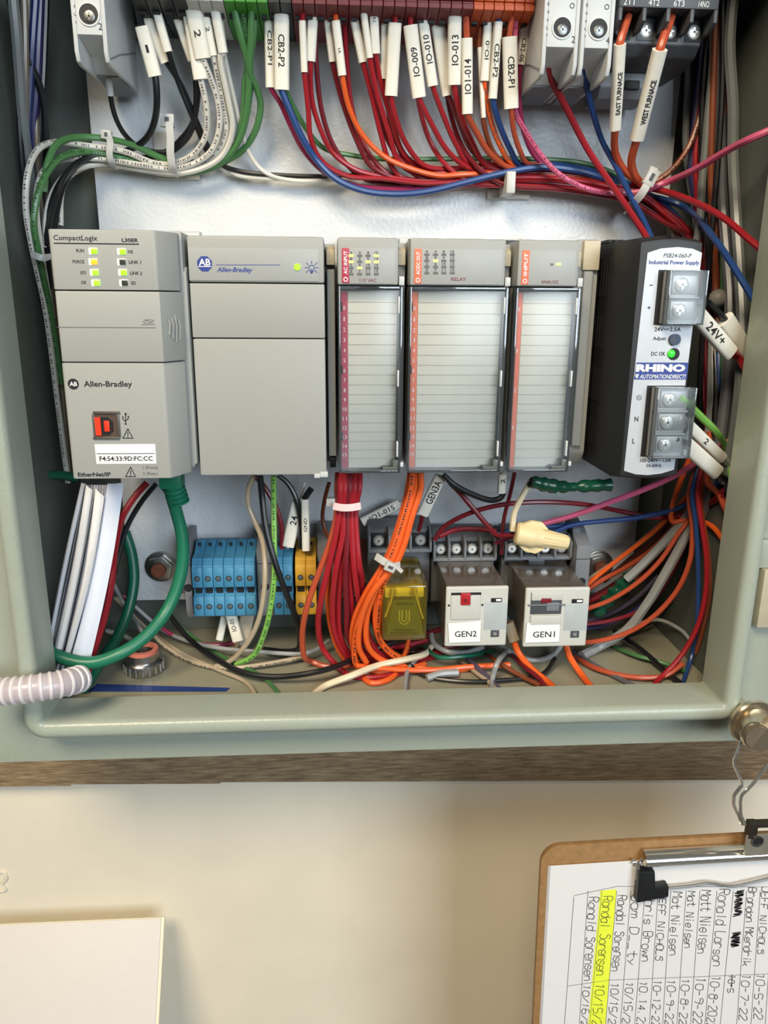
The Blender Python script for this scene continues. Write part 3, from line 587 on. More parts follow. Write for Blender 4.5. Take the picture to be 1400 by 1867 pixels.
RW = mat('relay_white_plastic', (196, 196, 190), .4, var=.02)
SMOKE = clear_mat('smoky_relay_case', (214, 208, 202), .15, .18, haze=.34, hcol=(150, 138, 126))
COILB = mat('relay_frame', (104, 98, 92), .6, var=.15, bscale=400); COPR = mat('copper_coil', (170, 84, 60), .45, var=.15)
def relay(px0, py0, px1, py1, name_txt, lab, flip, tagpx):
    F = -75; a, b, c, d = at(px0, py0, F), at(px1, py0, F), at(px0, py1, F), at(px1, py1, F)
    x0, x1, z0, z1 = (a.x+c.x)/2, (b.x+d.x)/2, (c.z+d.z)/2, (a.z+b.z)/2
    t = thing('plug_in_relay', ((x0+x1)/2, -50, z0), lab, 'relay')
    M().box(x0, x1, F, F+2.6, z0, z1).build('front_cap', RW, t, bevel=1.1, seg=3)
    M().box(x0+.7, x1-.7, F+2.6, -26, z0+.7, z1-.7).build('smoky_case', SMOKE, t, bevel=1.2)
    M().box(x0+3, x1-3, F+12, -28, z0+4, z1-7).build('relay_frame', COILB, t, bevel=.8)
    m = M()
    for k in range(3): m.tube([(x0+12+k*5.5, F+12+k*2, z1-5), (x0+15+k*5, -45, z1-2.4), (x0+14+k*5.5, -32, z1-4)], .9, 6)
    m.build('copper_contact', COPR, t)
    u = lambda fx, fz: Vector((x0+(x1-x0)*fx, F, z0+(z1-z0)*fz))
    def bx(f0, g0, f1, g1, d0, d1, mt, nm, bev=.3):
        p, q = u(f0, g0), u(f1, g1); return M().box(p.x, q.x, F+d0, F+d1, p.z, q.z).build(nm, mt, t, bevel=bev)
    bx(.62, .28, .99, .74, -.15, .4, mat('pale_blue_film', (176, 182, 184), .4), 'front_film', .1)
    bx(.72, .74, .9, .81, -.25, .3, DARK, 'indicator_window'); bx(.8, .76, .885, .795, -.4, 0, WHT, 'indicator_flag', .1)
    bx(.74, .15, .88, .27, -.25, .3, DGREY, 'logo_plate', .3); q = u(.81, .21); text3('S', q+Vector((0, -.4, 0)), Vector((1, 0, 0)), Vector((0, 0, 1)), 2.2, 1.6, RW, t)
    if not flip:
        bx(.08, .86, .56, .91, -.2, .4, DARK, 'lever_gap', .2); bx(.08, .47, .55, .87, -.9, .4, RW, 'test_lever', .5)
        bx(.23, .72, .385, .91, -2.0, 0, mat('red_button', (172, 30, 36), .4), 'test_button', .5); q = u(.3, .8); M().ring((q.x, F-2, q.z), (0, -1, 0), .5, .9, .15, 10).build('button_mark', DARK, t)
        for f in (.05, .585): q = u(f, .70); M().cyl(q, q+Vector((0, -.2, 0)), .65, n=10).build('pivot_hole', DARK, t)
    else:
        bx(.08, .56, .57, .93, -.15, .4, DGREY, 'lever_opening', .3); bx(.09, .80, .57, .93, -.7, .4, RW, 'lever_bar', .4)
        bx(.24, .76, .4, .84, -.9, .2, mat('dark_red_button', (120, 26, 34), .4), 'test_button', .4); bx(.33, .62, .53, .76, -.6, .2, GREYT, 'latch_block', .4)
        bx(.04, .715, .62, .735, -1.0, -.1, GREYT, 'lever_pin', .15); bx(.09, .40, .56, .55, -1.4, .3, RW, 'open_lever', .5)
    p = [at(x, y, F-.9) for x, y in tagpx]; m = M(); m.add([*p, *[q+Vector((0, .35, 0)) for q in p]], [(0, 1, 2, 3), (7, 6, 5, 4), (0, 4, 5, 1), (1, 5, 6, 2), (2, 6, 7, 3), (3, 7, 4, 0)])
    m.build('name_tag', mat('tag_white', (240, 240, 238), .45, var=.01), t)
    cxp = sum(x for x, y in tagpx)/4; cyp = sum(y for x, y in tagpx)/4
    txt(name_txt, cxp+2, cyp+3, 40, 11.5, F-.95, t, INK, bold=.008)
    M().box((x0+x1)/2-5, (x0+x1)/2+5, -27, -24, z1-1.2, z1+1.2).build('case_tab', GREYT, t, bevel=.3)
relay(812, 1070, 925, 1178, 'GEN2', 'plug-in relay with a white face and small red button, marked with a 2', False, [(817, 1137), (877, 1132), (875, 1170), (819, 1172)])
relay(956, 1072, 1072, 1179, 'GEN1', 'plug-in relay with a white face and its lever flipped open, marked with a 1', True, [(961, 1136), (1021, 1136), (1019, 1170), (957, 1172)])
# yellow cube relay
yr = thing('yellow_cube_relay', (107, -50, -96), 'yellow translucent cube relay beside the orange wire bundle', 'relay')
F = -75; x0, x1, z0, z1 = 94.4, 119.4, -96, -62.5
YCL = clear_mat('yellow_clear_case', (250, 240, 170), .1, .1, haze=.10, hcol=(220, 194, 84))
M().box(x0, x1, F, -26, z0, z1).build('yellow_case', YCL, yr, bevel=1.6, seg=3)
YF = mat('yellowed_frame', (206, 190, 96), .5, var=.08)
M().box(x0+1.5, x1-1.5, F+4, -28, z1-9, z1-3).build('coil_bobbin', YF, yr, bevel=.5); M().box(x0+3, x1-3, F+9, -28, z0+3, z1-10).build('coil', mat('yellow_coil', (150, 128, 44), .5, var=.1), yr, bevel=.5)
p = [at(*q, F+3) for q in ((718, 1094), (762, 1094), (772, 1158), (704, 1158))]
m = M(); m.prism([(q.x, q.z) for q in p], 'y', F+3, F+4); m.build('green_card', mat('green_card', (84, 96, 52), .6, var=.1), yr)
strokes([[(-9, -12), (-9, 8), (-3, 13), (3, 13), (9, 8), (9, -12)], [(-4, -12), (-4, 6), (0, 8), (4, 6), (4, -12)]], 737, 1125, 1, F+2.9, mat('pale_yellow_print', (196, 190, 110), .6), yr, 'printed_symbol', 2)
m = M(); m.tube([at(716, 1075, F+2), at(714, 1092, F+2), at(702, 1125, F+2)], .55, 6); m.tube([at(756, 1075, F+2), at(760, 1092, F+2), at(771, 1128, F+2)], .55, 6)
m.build('contact_leaf', mat('brass_leaf', (226, 208, 120), .35, .3), yr)
for x in (716, 755):
    m = M(); bpx(m, x-5, 1072, x+6, 1086, F+1.6, F+5); m.build('contact_post', mat('brass', (196, 176, 96), .35, .6), yr, bevel=.3)
random.seed(3)
m = M()
for (yy, xa, xb) in ((1090, 716, 758), (1101, 722, 756), (1149, 720, 755), (1155, 712, 764)):
    x = xa
    while x < xb: w_ = random.uniform(2, 4.5); bpx(m, x, yy-2.2+random.uniform(-.5, .5), x+w_, yy+2.2, F+2.7, F+3.1); x += w_+random.uniform(.8, 1.6)
m.build('small_print', DARK, yr)
# ================================================================== WIRES
WC = dict(shaded_grey=(110, 114, 114), shaded_blue=(28, 42, 88), shaded_tan=(116, 104, 88), violet=(50, 44, 88), red=(156, 30, 40), dred=(112, 26, 36), orange=(228, 96, 38), blue=(36, 68, 126), green=(74, 122, 72), lgreen=(126, 184, 84), black=(24, 25, 28), white=(212, 208, 198),  # leading grey, blue, tan and purple are darkened to carry the trunks' shade
          cream=(222, 210, 180), grey=(150, 152, 152), pink=(206, 92, 128), purple=(62, 54, 110), brown=(128, 66, 40), copper=(180, 78, 50), dgrey=(98, 98, 104), magenta=(150, 44, 84), teal=(26, 102, 78), tan=(176, 160, 136), dpurple=(84, 76, 98))
def wm(c): return mat('wire_'+c, WC[c], .34, var=.04, bscale=500, spec=.5)
def P3(p):
    if len(p) == 4: return atz(p[0], p[1], p[3])
    return at(p[0], p[1], p[2])
def spline(P, n=7):
    P = [Vector(p) for p in P]
    if len(P) < 3: return P
    Q = [P[0]*2-P[1]]+P+[P[-1]*2-P[-2]]; out = []
    for i in range(1, len(Q)-2):
        p0, p1, p2, p3 = Q[i-1:i+3]
        d0, d1, d2 = [max(1e-3, (b-a).length)**.5 for a, b in ((p0, p1), (p1, p2), (p2, p3))]
        m1 = (p1-p0)/d0-(p2-p0)/(d0+d1)+(p2-p1)/d1; m2 = (p2-p1)/d1-(p3-p1)/(d1+d2)+(p3-p2)/d2; m1 *= d1; m2 *= d1
        for k in range(n):
            t = k/n; t2 = t*t; t3 = t2*t
            out.append((2*t3-3*t2+1)*p1+(t3-2*t2+t)*m1+(-2*t3+3*t2)*p2+(t3-t2)*m2)
    out.append(P[-1]); return out
def legend(w, pts, r, col=INK, gap=(1.6, 4.0)):
    m = M(); d = 0.; i = 0; nxt = 2.; L = 0.
    for a, b in zip(pts, pts[1:]):
        seg = (b-a).length
        if seg < 1e-6: continue
        t = (b-a)/seg; nrm = Vector((0, -1, 0)); nrm = (nrm-t*nrm.dot(t))
        if nrm.length < .2: d += seg; continue
        nrm.normalize(); sd = t.cross(nrm)
        while nxt < d+seg:
            l = random.uniform(.4, 1.0); c = a+t*(nxt-d)+nrm*r*1.03; h = r*.3
            m.add([c-t*l/2-sd*h, c+t*l/2-sd*h, c+t*l/2+sd*h, c-t*l/2+sd*h], [(0, 1, 2, 3)])
            nxt += l+random.uniform(.45, .9) if random.random() < .7 else l+random.uniform(*gap)
        d += seg
    return m.build('printed_legend', col, w, smooth=False) if m.v else None
WIRES = {}
def inside(p, r):
    # keep a wire inside the box: slide it towards the eye until it clears panel, walls and floor
    d = p-CAM_C; k = 1.0
    yb = -r-.25 if -64 < p.x < 267 and p.z > -99 else 11.5-r
    if p.y > yb: k = min(k, (yb-CAM_C.y)/d.y)
    if p.y > -118:
        if p.x > 286.6-r: k = min(k, (286.6-r-CAM_C.x)/d.x)
        if p.x < -91.6+r: k = min(k, (-91.6+r-CAM_C.x)/d.x)
        if p.z < -124.8+r: k = min(k, (-124.8+r-CAM_C.z)/d.z)
    return CAM_C+d*k
def wire(path, c, lab, group=None, r=1.35, printed=None, name='wire', cat='wire', n=7):
    PP = [inside(P3(p), r) for p in path]; pts = [inside(p, r-.1) for p in spline(PP, n)]
    o = M().tube(pts, r, 8).build(name, wm(c)); tag(o, lab, cat, group)
    lg = legend(o, pts, r, printed) if printed else None
    WIRES[o.name] = dict(P=PP, r=r, c=c, n=n, printed=printed, lg=lg); return o
def reroute(w, a, b):
    # lead the wire straight through its sleeve
    d = WIRES[w.name]; ax = b-a; L2 = ax.dot(ax); k = [(p-a).dot(ax)/L2 for p in d['P']]
    i1 = next((i for i, t in enumerate(k) if t > 1.04), len(k)); pre = [p for p, t in zip(d['P'][:i1], k) if t < -.04]
    d['P'] = pre[-1:]+[a, a+ax*.1, a+ax*.35, a+ax*.7, a+ax*.92, b]+d['P'][i1:]; pts = [inside(p, d['r']-.1) for p in spline(d['P'], d['n'])]
    o = M().tube(pts, d['r'], 8).build('tmp', wm(d['c'])); old = w.data; w.data = o.data; w.location = o.location; WL[w.name] = WL[o.name]; bpy.data.objects.remove(o); bpy.data.meshes.remove(old); w.data.name = 'wire'
    for ch in list(w.children): bpy.data.objects.remove(ch)
    if d['printed']: legend(w, pts, d['r'], d['printed'])
def sleeve(w, ax, ay, bx_, by, wpx, Y, text=None, d=1, f=(.15, .85), Yb=None, hf=.5, th=3.6, mt=None, ink=None, bold=.012, route=True):
    Yb = Y if Yb is None else Yb; a, b = at(ax, ay, Y), at(bx_, by, Yb); t = (b-a).normalized()
    if w.name in WIRES and route: reroute(w, a, b)
    th = max(th, WIRES[w.name]['r']*2+1.4) if w.name in WIRES else th
    sd = t.cross(Vector((0, 1, 0))).normalized(); nr = t.cross(sd)
    if nr.y > 0: nr = -nr
    ww = wpx*pxmm((ax+bx_)/2, (ay+by)/2, (Y+Yb)/2)/2
    ring = []
    for k in range(16):
        q = 2*pi*k/16; cx_, sy_ = cos(q), sin(q); ex = .55
        ring.append((ww*math.copysign(abs(cx_)**ex, cx_), th/2*math.copysign(abs(sy_)**.8, sy_)))
    o = M().loft([[p+sd*x+nr*y for x, y in ring] for p in (a, b)]).build('marker_sleeve', mt or SLV, w, ang=60)
    if text:
        f0, f1 = f; c = a+(b-a)*((f0+f1)/2)+nr*(th/2+.1); L = (b-a).length*(f1-f0); u = -t*d if d != 2 else -sd*math.copysign(1, -sd.x)
        v = u.cross(nr)*-1
        v = nr.cross(u)
        text3(text, c, u, v, L, ww*2*hf, ink or INK, o, bold=bold)
    return o
def tie(pts, r_w, lab, head=None, name='cable_tie', mt=None, th=1.0):
    # flat nylon strap through the points, with a square head
    P = spline(pts, 6); rings = []
    for i, p in enumerate(P):
        t = (P[min(i+1, len(P)-1)]-P[max(i-1, 0)]).normalized(); nr = Vector((0, -1, 0)); nr = (nr-t*nr.dot(t)).normalized(); sd = t.cross(nr)
        rings.append([p+sd*r_w*i_+nr*th*j_ for i_, j_ in ((-1, 0), (1, 0), (1, 1), (-1, 1))])
    t_ = M().loft(rings).build(name, mt or NYL, bevel=.15, seg=1); tag(t_, lab, 'cable tie')
    if head:
        c, ax, s1_, s2_ = head; a = Vector(ax).normalized(); b = a.cross(Vector((0, 1, 0))).normalized()
        e = [c+a*i_*s1_+b*j_*s2_+Vector((0, y, 0)) for y in (-4.2, -.6) for i_, j_ in ((-1, -1), (1, -1), (1, 1), (-1, 1))]
        M().add(e, [(0, 1, 2, 3), (7, 6, 5, 4), (0, 4, 5, 1), (1, 5, 6, 2), (2, 6, 7, 3), (3, 7, 4, 0)]).build('tie_head', mt or NYL, t_, bevel=.5)
        e2 = [c+a*i_*s1_*.45+b*j_*s2_*.3+Vector((0, y, 0)) for y in (-4.5, -4.1) for i_, j_ in ((-1, -1), (1, -1), (1, 1), (-1, 1))]
        M().add(e2, [(0, 1, 2, 3), (7, 6, 5, 4), (0, 4, 5, 1), (1, 5, 6, 2), (2, 6, 7, 3), (3, 7, 4, 0)]).build('head_slot', DGREY, t_)
    return t_

# ---- top left: white sleeved wires bending into the bundle that runs to the left
w = wire([(196, 112, -38), (201, 172, -32), (211, 215, -26), (229, 247, -18), (255, 269, -12), (300, 277, -9), (331, 252, -10), (351, 223, -14), (357, 185, -20), (355, 130, -24)], 'black', 'black wire looping from the left breaker, its grey tip at the breaker')
M().tube([at(192, 104, -39), at(196, 130, -37), at(201, 174, -32.2)], 1.75, 8).build('grey_tip', LGREY, w)
w = wire([(250, 10, -40), (262, 60, -38), (280, 143, -33), (286, 186, -30), (281, 223, -25), (266, 253, -18), (243, 270, -15), (206, 281, -14), (163, 286, -18), (128, 311, -26), (100, 356, -38), (86, 430, -42), (92, 560, -16), (110, 760, -16)], 'black', 'black wire with a sleeve marked 1 hanging left of the others', r=1.7)
sleeve(w, 259, 49, 283, 140, 26, -36, '1', 2, (.42, .48), hf=.5, Yb=-33)
w = wire([(254, 15, -38), (285, 75, -34), (307, 98, -30), (330, 155, -24), (352, 205, -18), (378, 265, -12), (402, 299, -9), (440, 313, -8), (500, 319, -8), (580, 322, -7), (640, 320, -7), (720, 318, -6)], 'black', 'black wire crossing under the greens and running right behind the red bundle')
sleeve(w, 265, 22, 304, 114, 24, -33, Yb=-29)
w = wire([(277, 10, -42), (306, 95, -36), (325, 150, -28), (347, 205, -22), (372, 265, -12), (380, 290, -9), (330, 296, -9), (250, 296, -10), (180, 292, -10), (140, 305, -18), (112, 352, -30), (98, 430, -36)], 'black', 'black wire with a plain sleeve that joins the left bundle behind the clear tie')
sleeve(w, 283, 12, 307, 95, 16, -38, Yb=-35)
w = wire([(312, 12, -36), (345, 90, -30), (361, 150, -26), (358, 200, -22), (347, 243, -18), (328, 266, -15), (300, 282, -13), (240, 288, -13), (195, 287, -13), (150, 291, -20), (118, 322, -32), (96, 385, -40), (90, 450, -40)], 'black', 'black wire right of the one marked 1, sweeping left through the tall clear tie')
sleeve(w, 318, 14, 352, 110, 20, -33, Yb=-29)
whites = [
    [(335, 10, -40), (365, 147, -34), (377, 200, -28), (374, 250, -22), (344, 288, -17), (290, 299, -15), (225, 276, -16), (160, 266, -19), (105, 259, -30), (68, 274, -46), (50, 318, -56), (47, 380, -56), (58, 450, -50), (82, 560, -38), (106, 740, -28), (124, 880, -22)],
    [(345, 10, -42), (374, 107, -36), (396, 180, -28), (400, 232, -23), (382, 279, -18), (325, 307, -15), (250, 300, -15), (190, 290, -15), (120, 290, -24), (78, 315, -42), (66, 370, -50), (74, 450, -44), (95, 580, -32)],
    [(378, 10, -42), (402, 102, -36), (417, 185, -28), (424, 235, -22), (404, 285, -16), (345, 313, -14), (260, 309, -12), (185, 299, -11), (130, 312, -20), (96, 352, -34), (84, 402, -42), (84, 450, -40)],
    [(363, 10, -39), (385, 102, -33), (405, 180, -26), (412, 240, -20), (390, 285, -14), (330, 316, -11), (240, 306, -10), (180, 298, -10), (130, 318, -14), (112, 352, -22), (110, 412, -26)],
]
for k, p in enumerate(whites):
    w = wire(p, 'white', ['white wire with a two part sleeve, outermost loop of the left bundle', 'white wire with a sleeve marked 2, turning down inside the outer white loop', 'white wire with a short plain sleeve beside the green wires', 'white wire half hidden behind its neighbours, ending behind the tall controller'][k], r=1.6, printed=INKG if k != 2 else None)
    if k == 0: sleeve(w, 345, 18, 366, 145, 27, -37, Yb=-33)
    if k == 1: sleeve(w, 352, 15, 370, 107, 30, -40, '2', -1, (.43, .58), hf=.4, Yb=-36)
    if k == 2: sleeve(w, 391, 12, 407, 97, 18, -40, Yb=-36.5)
    if k == 3: sleeve(w, 372, 14, 389, 102, 17, -37.5, '2', -1, (.4, .5), hf=.4, Yb=-33.5)
w = wire([(392, 12, -37), (408, 98, -31), (424, 170, -24), (440, 235, -17), (456, 282, -12), (480, 312, -9), (525, 328, -8), (590, 329, -7), (650, 320, -6), (700, 316, -6)], 'white', 'white wire crossing in front of the greens and running right along the panel', r=1.3)
sleeve(w, 396, 14, 408, 97, 15, -35, Yb=-31)
w = wire([(404, 300, -7), (430, 318, -7), (480, 325, -7), (560, 326, -6)], 'white', 'short white wire emerging from behind the black wire under the greens', r=1.2)
for k, (p, l) in enumerate([
    ([(424, 8, -42), (440, 70, -38), (452, 122, -32), (452, 185, -26), (440, 245, -20), (414, 286, -15), (370, 308, -12), (300, 290, -15), (235, 262, -16), (185, 252, -17), (135, 251, -24), (105, 262, -34), (86, 300, -42), (80, 350, -44)], 'green wire leaving the left green terminal and arching highest over the bundle'),
    ([(440, 8, -40), (448, 60, -36), (456, 120, -30), (454, 180, -23), (437, 250, -17), (410, 292, -13), (360, 312, -11), (290, 303, -12), (220, 288, -14), (160, 277, -19), (110, 288, -34), (76, 335, -50), (62, 400, -54), (70, 460, -50), (92, 570, -36), (112, 700, -28)], 'green wire with printing, curving down inside the white loops at the far left'),
    ([(458, 8, -42), (457, 70, -38), (455, 130, -32), (468, 162, -26), (475, 190, -22), (467, 235, -18), (444, 272, -13), (414, 292, -10), (360, 314, -9), (280, 306, -9), (180, 300, -10), (130, 310, -18), (104, 350, -28)], 'green wire bowing out to the right before joining the left bundle'),
    ([(466, 8, -37), (460, 80, -33), (447, 150, -27), (443, 215, -21), (428, 268, -16), (402, 298, -12), (330, 318, -9)], 'green wire down the middle of the green group')]):
    wire(p, 'green', l, r=1.75, printed=mat('dark_green_print', (40, 74, 40), .6) if k == 1 else None)
# ties of the left bundle and their adhesive mounts
V = lambda x, y, Y: at(x, y, Y)
tie([V(198, 247, -20), V(202, 262, -20), V(200, 280, -20), V(203, 295, -18), V(210, 304, -10)], 1.7, 'short clear cable tie round the left wire bundle', (V(197, 248, -17), (.15, 0, 1), 2.2, 2.6))
tie([V(308, 222, -22), V(311, 250, -22), V(311, 280, -21), V(315, 305, -18), V(320, 320, -8)], 2.0, 'tall clear cable tie standing up from the left wire bundle', (V(307, 222, -18), (.05, 0, 1), 3.2, 3.6))
def mount(x0, y0, x1, y1, lab, Yf=-4):
    m = M(); bpx(m, x0, y0, x1, y1, Yf, -.1); o = m.build('tie_mount', NYL, bevel=.8); tag(o, lab, 'cable mount')
mount(281, 240, 362, 327, 'square nylon mount stuck to the panel behind the tall clear tie', -3)
mount(889, 345, 967, 363, 'nylon mount stuck to the panel under the red bundle', -3.5)
tie([V(60, 464, -56), V(76, 470, -58), V(94, 469, -50)], 1.6, 'grey cable tie on the vertical wires left of the tall controller', mt=LGREY)

# ---- left side trunk
for k, (p, c, r, l) in enumerate([
    ([(22, -20, -55), (30, 60, -52), (36, 140, -48), (42, 220, -44), (52, 300, -38), (64, 420, -30), (90, 560, -24)], 'shaded_grey', 2.6, 'thick grey cable down the far left corner'),
    ([(14, -20, -50), (30, 50, -45), (52, 110, -40), (70, 150, -36), (80, 190, -32), (83, 240, -28), (84, 300, -24), (78, 380, -20)], 'black', 1.8, 'black wire slanting across the far left wires'),
    ([(66, -20, -40), (60, 70, -40), (55, 150, -38), (51, 230, -36), (58, 320, -32), (70, 420, -28)], 'shaded_blue', 2.0, 'glossy blue wire in the far left trunk'),
    ([(74, -20, -34), (70, 80, -34), (66, 170, -32), (60, 240, -30), (62, 320, -26)], 'violet', 2.0, 'purple wire in the far left trunk'),
    ([(44, -20, -44), (46, 80, -44), (46, 170, -42), (48, 260, -38), (60, 360, -34)], 'shaded_tan', 1.7, 'tan wire in the far left trunk'),
    ([(85, -20, -26), (82, 70, -26), (78, 160, -26), (70, 260, -24)], 'black', 1.7, 'black wire at the back of the far left trunk'),
    ([(30, -20, -46), (34, 120, -46), (36, 240, -44), (44, 330, -40), (58, 420, -34), (76, 520, -28), (100, 680, -24), (122, 872, -20)], 'black', 1.6, 'thin black wire running down beside the tall controller'),
    ([(50, -20, -30), (60, 120, -30), (66, 240, -30), (70, 330, -26), (82, 450, -22), (106, 640, -20), (126, 872, -18)], 'shaded_tan', 1.5, 'tan wire running down beside the tall controller')]):
    wire(p, c, l, r=r)

# ---- top middle: sleeved red, orange and blue wires dropping into the right hand bundle
def drop(col, pts, lab, sl=None, r=1.4, printed=None, group=None, extra=None):
    w = wire(pts, col, lab, group, r=r, printed=printed)
    if sl: sleeve(w, *sl[0], **sl[1])
    return w
def SL(ax, ay, bx_, by, wp, Y, text=None, d=1, f=(.2, .8), **k): return ((ax, ay, bx_, by, wp, Y, text, d, f), k)
RU = [(1110, 322), (1150, 342), (1185, 362), (1230, 392), (1275, 440)]
def tail(Y, dy, s=0): return [(700, 312+dy, Y), (780, 320+dy, Y), (860, 314+dy, Y), (940, 309+dy, Y), (1030, 312+dy, Y)][s:]+[(1110, 326+dy, Y-1), (1168, 350+dy*.5, Y-2), (1210, 378+dy*.7, Y-2), (1255, 420+dy*.8, Y-6), (1290, 500, Y-10)]
drop('magenta', [(496, 10, -36), (498, 160, -30), (512, 190, -26), (530, 230, -22), (552, 272, -17), (586, 310, -13), (640, 336, -11), (720, 345, -10)]+tail(-10, 22, 3), 'dark red wire behind the blue one below the two large sleeves', SL(491, 21, 494, 160, 20, -34, 'CB2-P1', -1, (.25, .7), Yb=-30, hf=.4))
drop('blue', [(513, 16, -40), (516, 164, -34), (530, 205, -31), (550, 250, -27), (577, 292, -22), (612, 326, -20), (660, 347, -19), (720, 354, -18), (780, 349, -18), (850, 332, -18), (920, 315, -18), (985, 305, -17), (1050, 311, -16), (1105, 327, -14), (1165, 352, -13), (1240, 374, -14), (1300, 432, -60), (1352, 510, -84), (1390, 575, -90)], 'long blue wire sweeping under the red bundle and on to the right edge', SL(513, 25, 514, 164, 28, -39, 'CB2-P2', -1, (.27, .7), Yb=-34, hf=.42), r=1.75)
drop('green', [(520, 160, -30), (530, 185, -26), (555, 230, -20), (590, 270, -13), (640, 283, -9), (700, 290, -7), (800, 290, -6), (900, 289, -6), (1000, 291, -6), (1060, 297, -7), (1110, 312, -8), (1165, 338, -9)], 'dark green wire running straight behind the red wires', r=1.35)
drop('red', [(552, 12, -42), (553, 133, -36), (562, 200, -30), (566, 250, -25), (585, 292, -19), (630, 320, -15)]+tail(-14, 14), 'red wire with a narrow sleeve right of the two large sleeves', SL(551, 38, 555, 132, 13, -40, Yb=-36))
drop('red', [(570, 8, -40), (565, 112, -34), (568, 180, -28), (586, 240, -22), (606, 278, -17), (650, 310, -13)]+tail(-12, 10), 'red wire under the second narrow sleeve of the middle group', SL(571, 18, 566, 112, 19, -38, Yb=-34))
drop('dred', [(592, 8, -38), (608, 115, -32), (626, 190, -26), (650, 255, -20), (674, 300, -15), (710, 322, -12)]+tail(-11, 16, 1), 'dark red wire just left of the first orange wire', SL(594, 16, 606, 113, 13, -36, Yb=-32))
drop('orange', [(612, 12, -42), (622, 138, -36), (636, 195, -30), (660, 245, -24), (700, 285, -19), (745, 306, -17), (800, 320, -16), (845, 318, -16), (900, 316, -12), (985, 318, -12), (1070, 330, -13), (1130, 346, -13), (1180, 366, -12), (1250, 420, -12)], 'first orange wire from the left, below a cream sleeve', SL(612, 38, 624, 138, 16, -40, '1A', -1, (.5, .6), Yb=-36, hf=.3))
drop('red', [(640, 8, -40), (663, 113, -34), (679, 180, -28), (693, 240, -22), (712, 300, -14), (735, 324, -11)]+tail(-13, 18, 2), 'red wire under the leftmost of three overlapping cream sleeves', SL(643, 20, 662, 114, 17, -37, Yb=-34))
drop('red', [(660, 8, -43), (672, 107, -38), (687, 170, -32), (708, 240, -24), (728, 296, -16), (765, 318, -12)]+tail(-10.5, 12, 2), 'red wire under the middle one of three overlapping cream sleeves', SL(662, 18, 674, 106, 13, -42, Yb=-38), r=1.5)
drop('red', [(678, 8, -41), (686, 98, -36), (695, 155, -30), (713, 215, -24), (736, 280, -16), (770, 306, -12)]+tail(-12.5, 6, 2), 'red wire under the rightmost of three overlapping cream sleeves', SL(681, 20, 685, 98, 17, -40, 'R1', -1, (.15, .25), Yb=-36, hf=.3))
drop('red', [(706, 10, -36), (696, 140, -30), (706, 190, -24), (720, 250, -17), (748, 300, -12)]+tail(-9, 10, 2), 'red wire behind the plain tapered sleeve', SL(703, 27, 700, 144, 17, -35, Yb=-30))
drop('red', [(720, 8, -42), (717, 175, -34), (723, 220, -29), (742, 265, -22), (776, 303, -15), (835, 307, -11), (900, 300, -10), (985, 304, -9), (1080, 318, -10), (1150, 346, -11), (1215, 384, -10), (1268, 430, -12)], 'red wire under the wide plain sleeve left of the sleeve numbered nine', SL(720, 42, 713, 175, 24, -40, Yb=-34))
drop('red', [(748, 8, -42), (766, 176, -34), (786, 225, -28), (820, 280, -20), (865, 310, -13), (940, 312, -11)]+tail(-8, 8, 4), 'red wire under the tilted sleeve numbered nine', SL(748, 46, 764, 178, 26, -40, 'IO-009', 1, (.3, .7), Yb=-34, hf=.45))
drop('red', [(766, 8, -40), (788, 157, -33), (806, 205, -27), (832, 265, -19), (856, 300, -13), (930, 306, -10)]+tail(-9, 3, 4), 'red wire under the tilted sleeve numbered ten', SL(769, 27, 789, 157, 20, -38, 'IO-010', 1, (.28, .68), Yb=-33, hf=.55))
drop('dred', [(795, 8, -36), (822, 172, -29), (834, 215, -24), (858, 270, -16), (890, 298, -10), (960, 302, -8)]+tail(-7, 1, 4), 'dark red wire under the plain sleeve between the sleeves numbered ten and thirteen', SL(797, 38, 818, 174, 26, -34, Yb=-29))
drop('red', [(828, 8, -43), (829, 154, -36), (838, 205, -29), (858, 255, -21), (888, 302, -13), (960, 310, -10)]+tail(-10, 5, 4), 'red wire under the upright sleeve numbered thirteen', SL(829, 24, 828, 155, 25, -42, 'IO-013', 1, (.3, .72), Yb=-36, hf=.5), r=1.6)
drop('copper', [(849, 18, -43), (851, 205, -36), (868, 240, -30), (893, 280, -22), (925, 305, -14), (1000, 322, -11), (1090, 338, -11), (1165, 362, -11), (1225, 402, -10), (1275, 470, -14)], 'orange wire under the low sleeve numbered fourteen', SL(851, 70, 852, 208, 20, -41, 'IO1-014', 1, (.27, .73), Yb=-36, hf=.6), r=1.6)
drop('brown', [(877, 8, -37), (881, 215, -30), (888, 250, -24), (905, 285, -16), (935, 302, -10), (1000, 304, -8)], 'brown wire behind the orange one, under a nearly hidden sleeve', SL(874, 87, 881, 215, 9, -34, Yb=-30))
drop('orange', [(892, 8, -40), (884, 146, -34), (891, 205, -28), (910, 262, -20), (938, 302, -13), (1010, 312, -9), (1100, 330, -10), (1165, 356, -10)], 'orange wire between the low numbered sleeve and the second blue wire', SL(891, 25, 883, 148, 18, -38, 'IO-0', 1, (.4, .68), Yb=-34, hf=.4), printed=INKG)
drop('blue', [(914, 8, -43), (899, 180, -35), (911, 228, -28), (930, 272, -20), (948, 300, -14), (1010, 300, -12), (1070, 309, -12), (1130, 330, -11), (1180, 352, -11), (1225, 385, -10), (1262, 432, -12)], 'short blue wire left of the pink one below the top row', SL(908, 40, 898, 180, 16, -41, 'CB2-P2', -1, (.28, .72), Yb=-35, hf=.55), r=1.5)
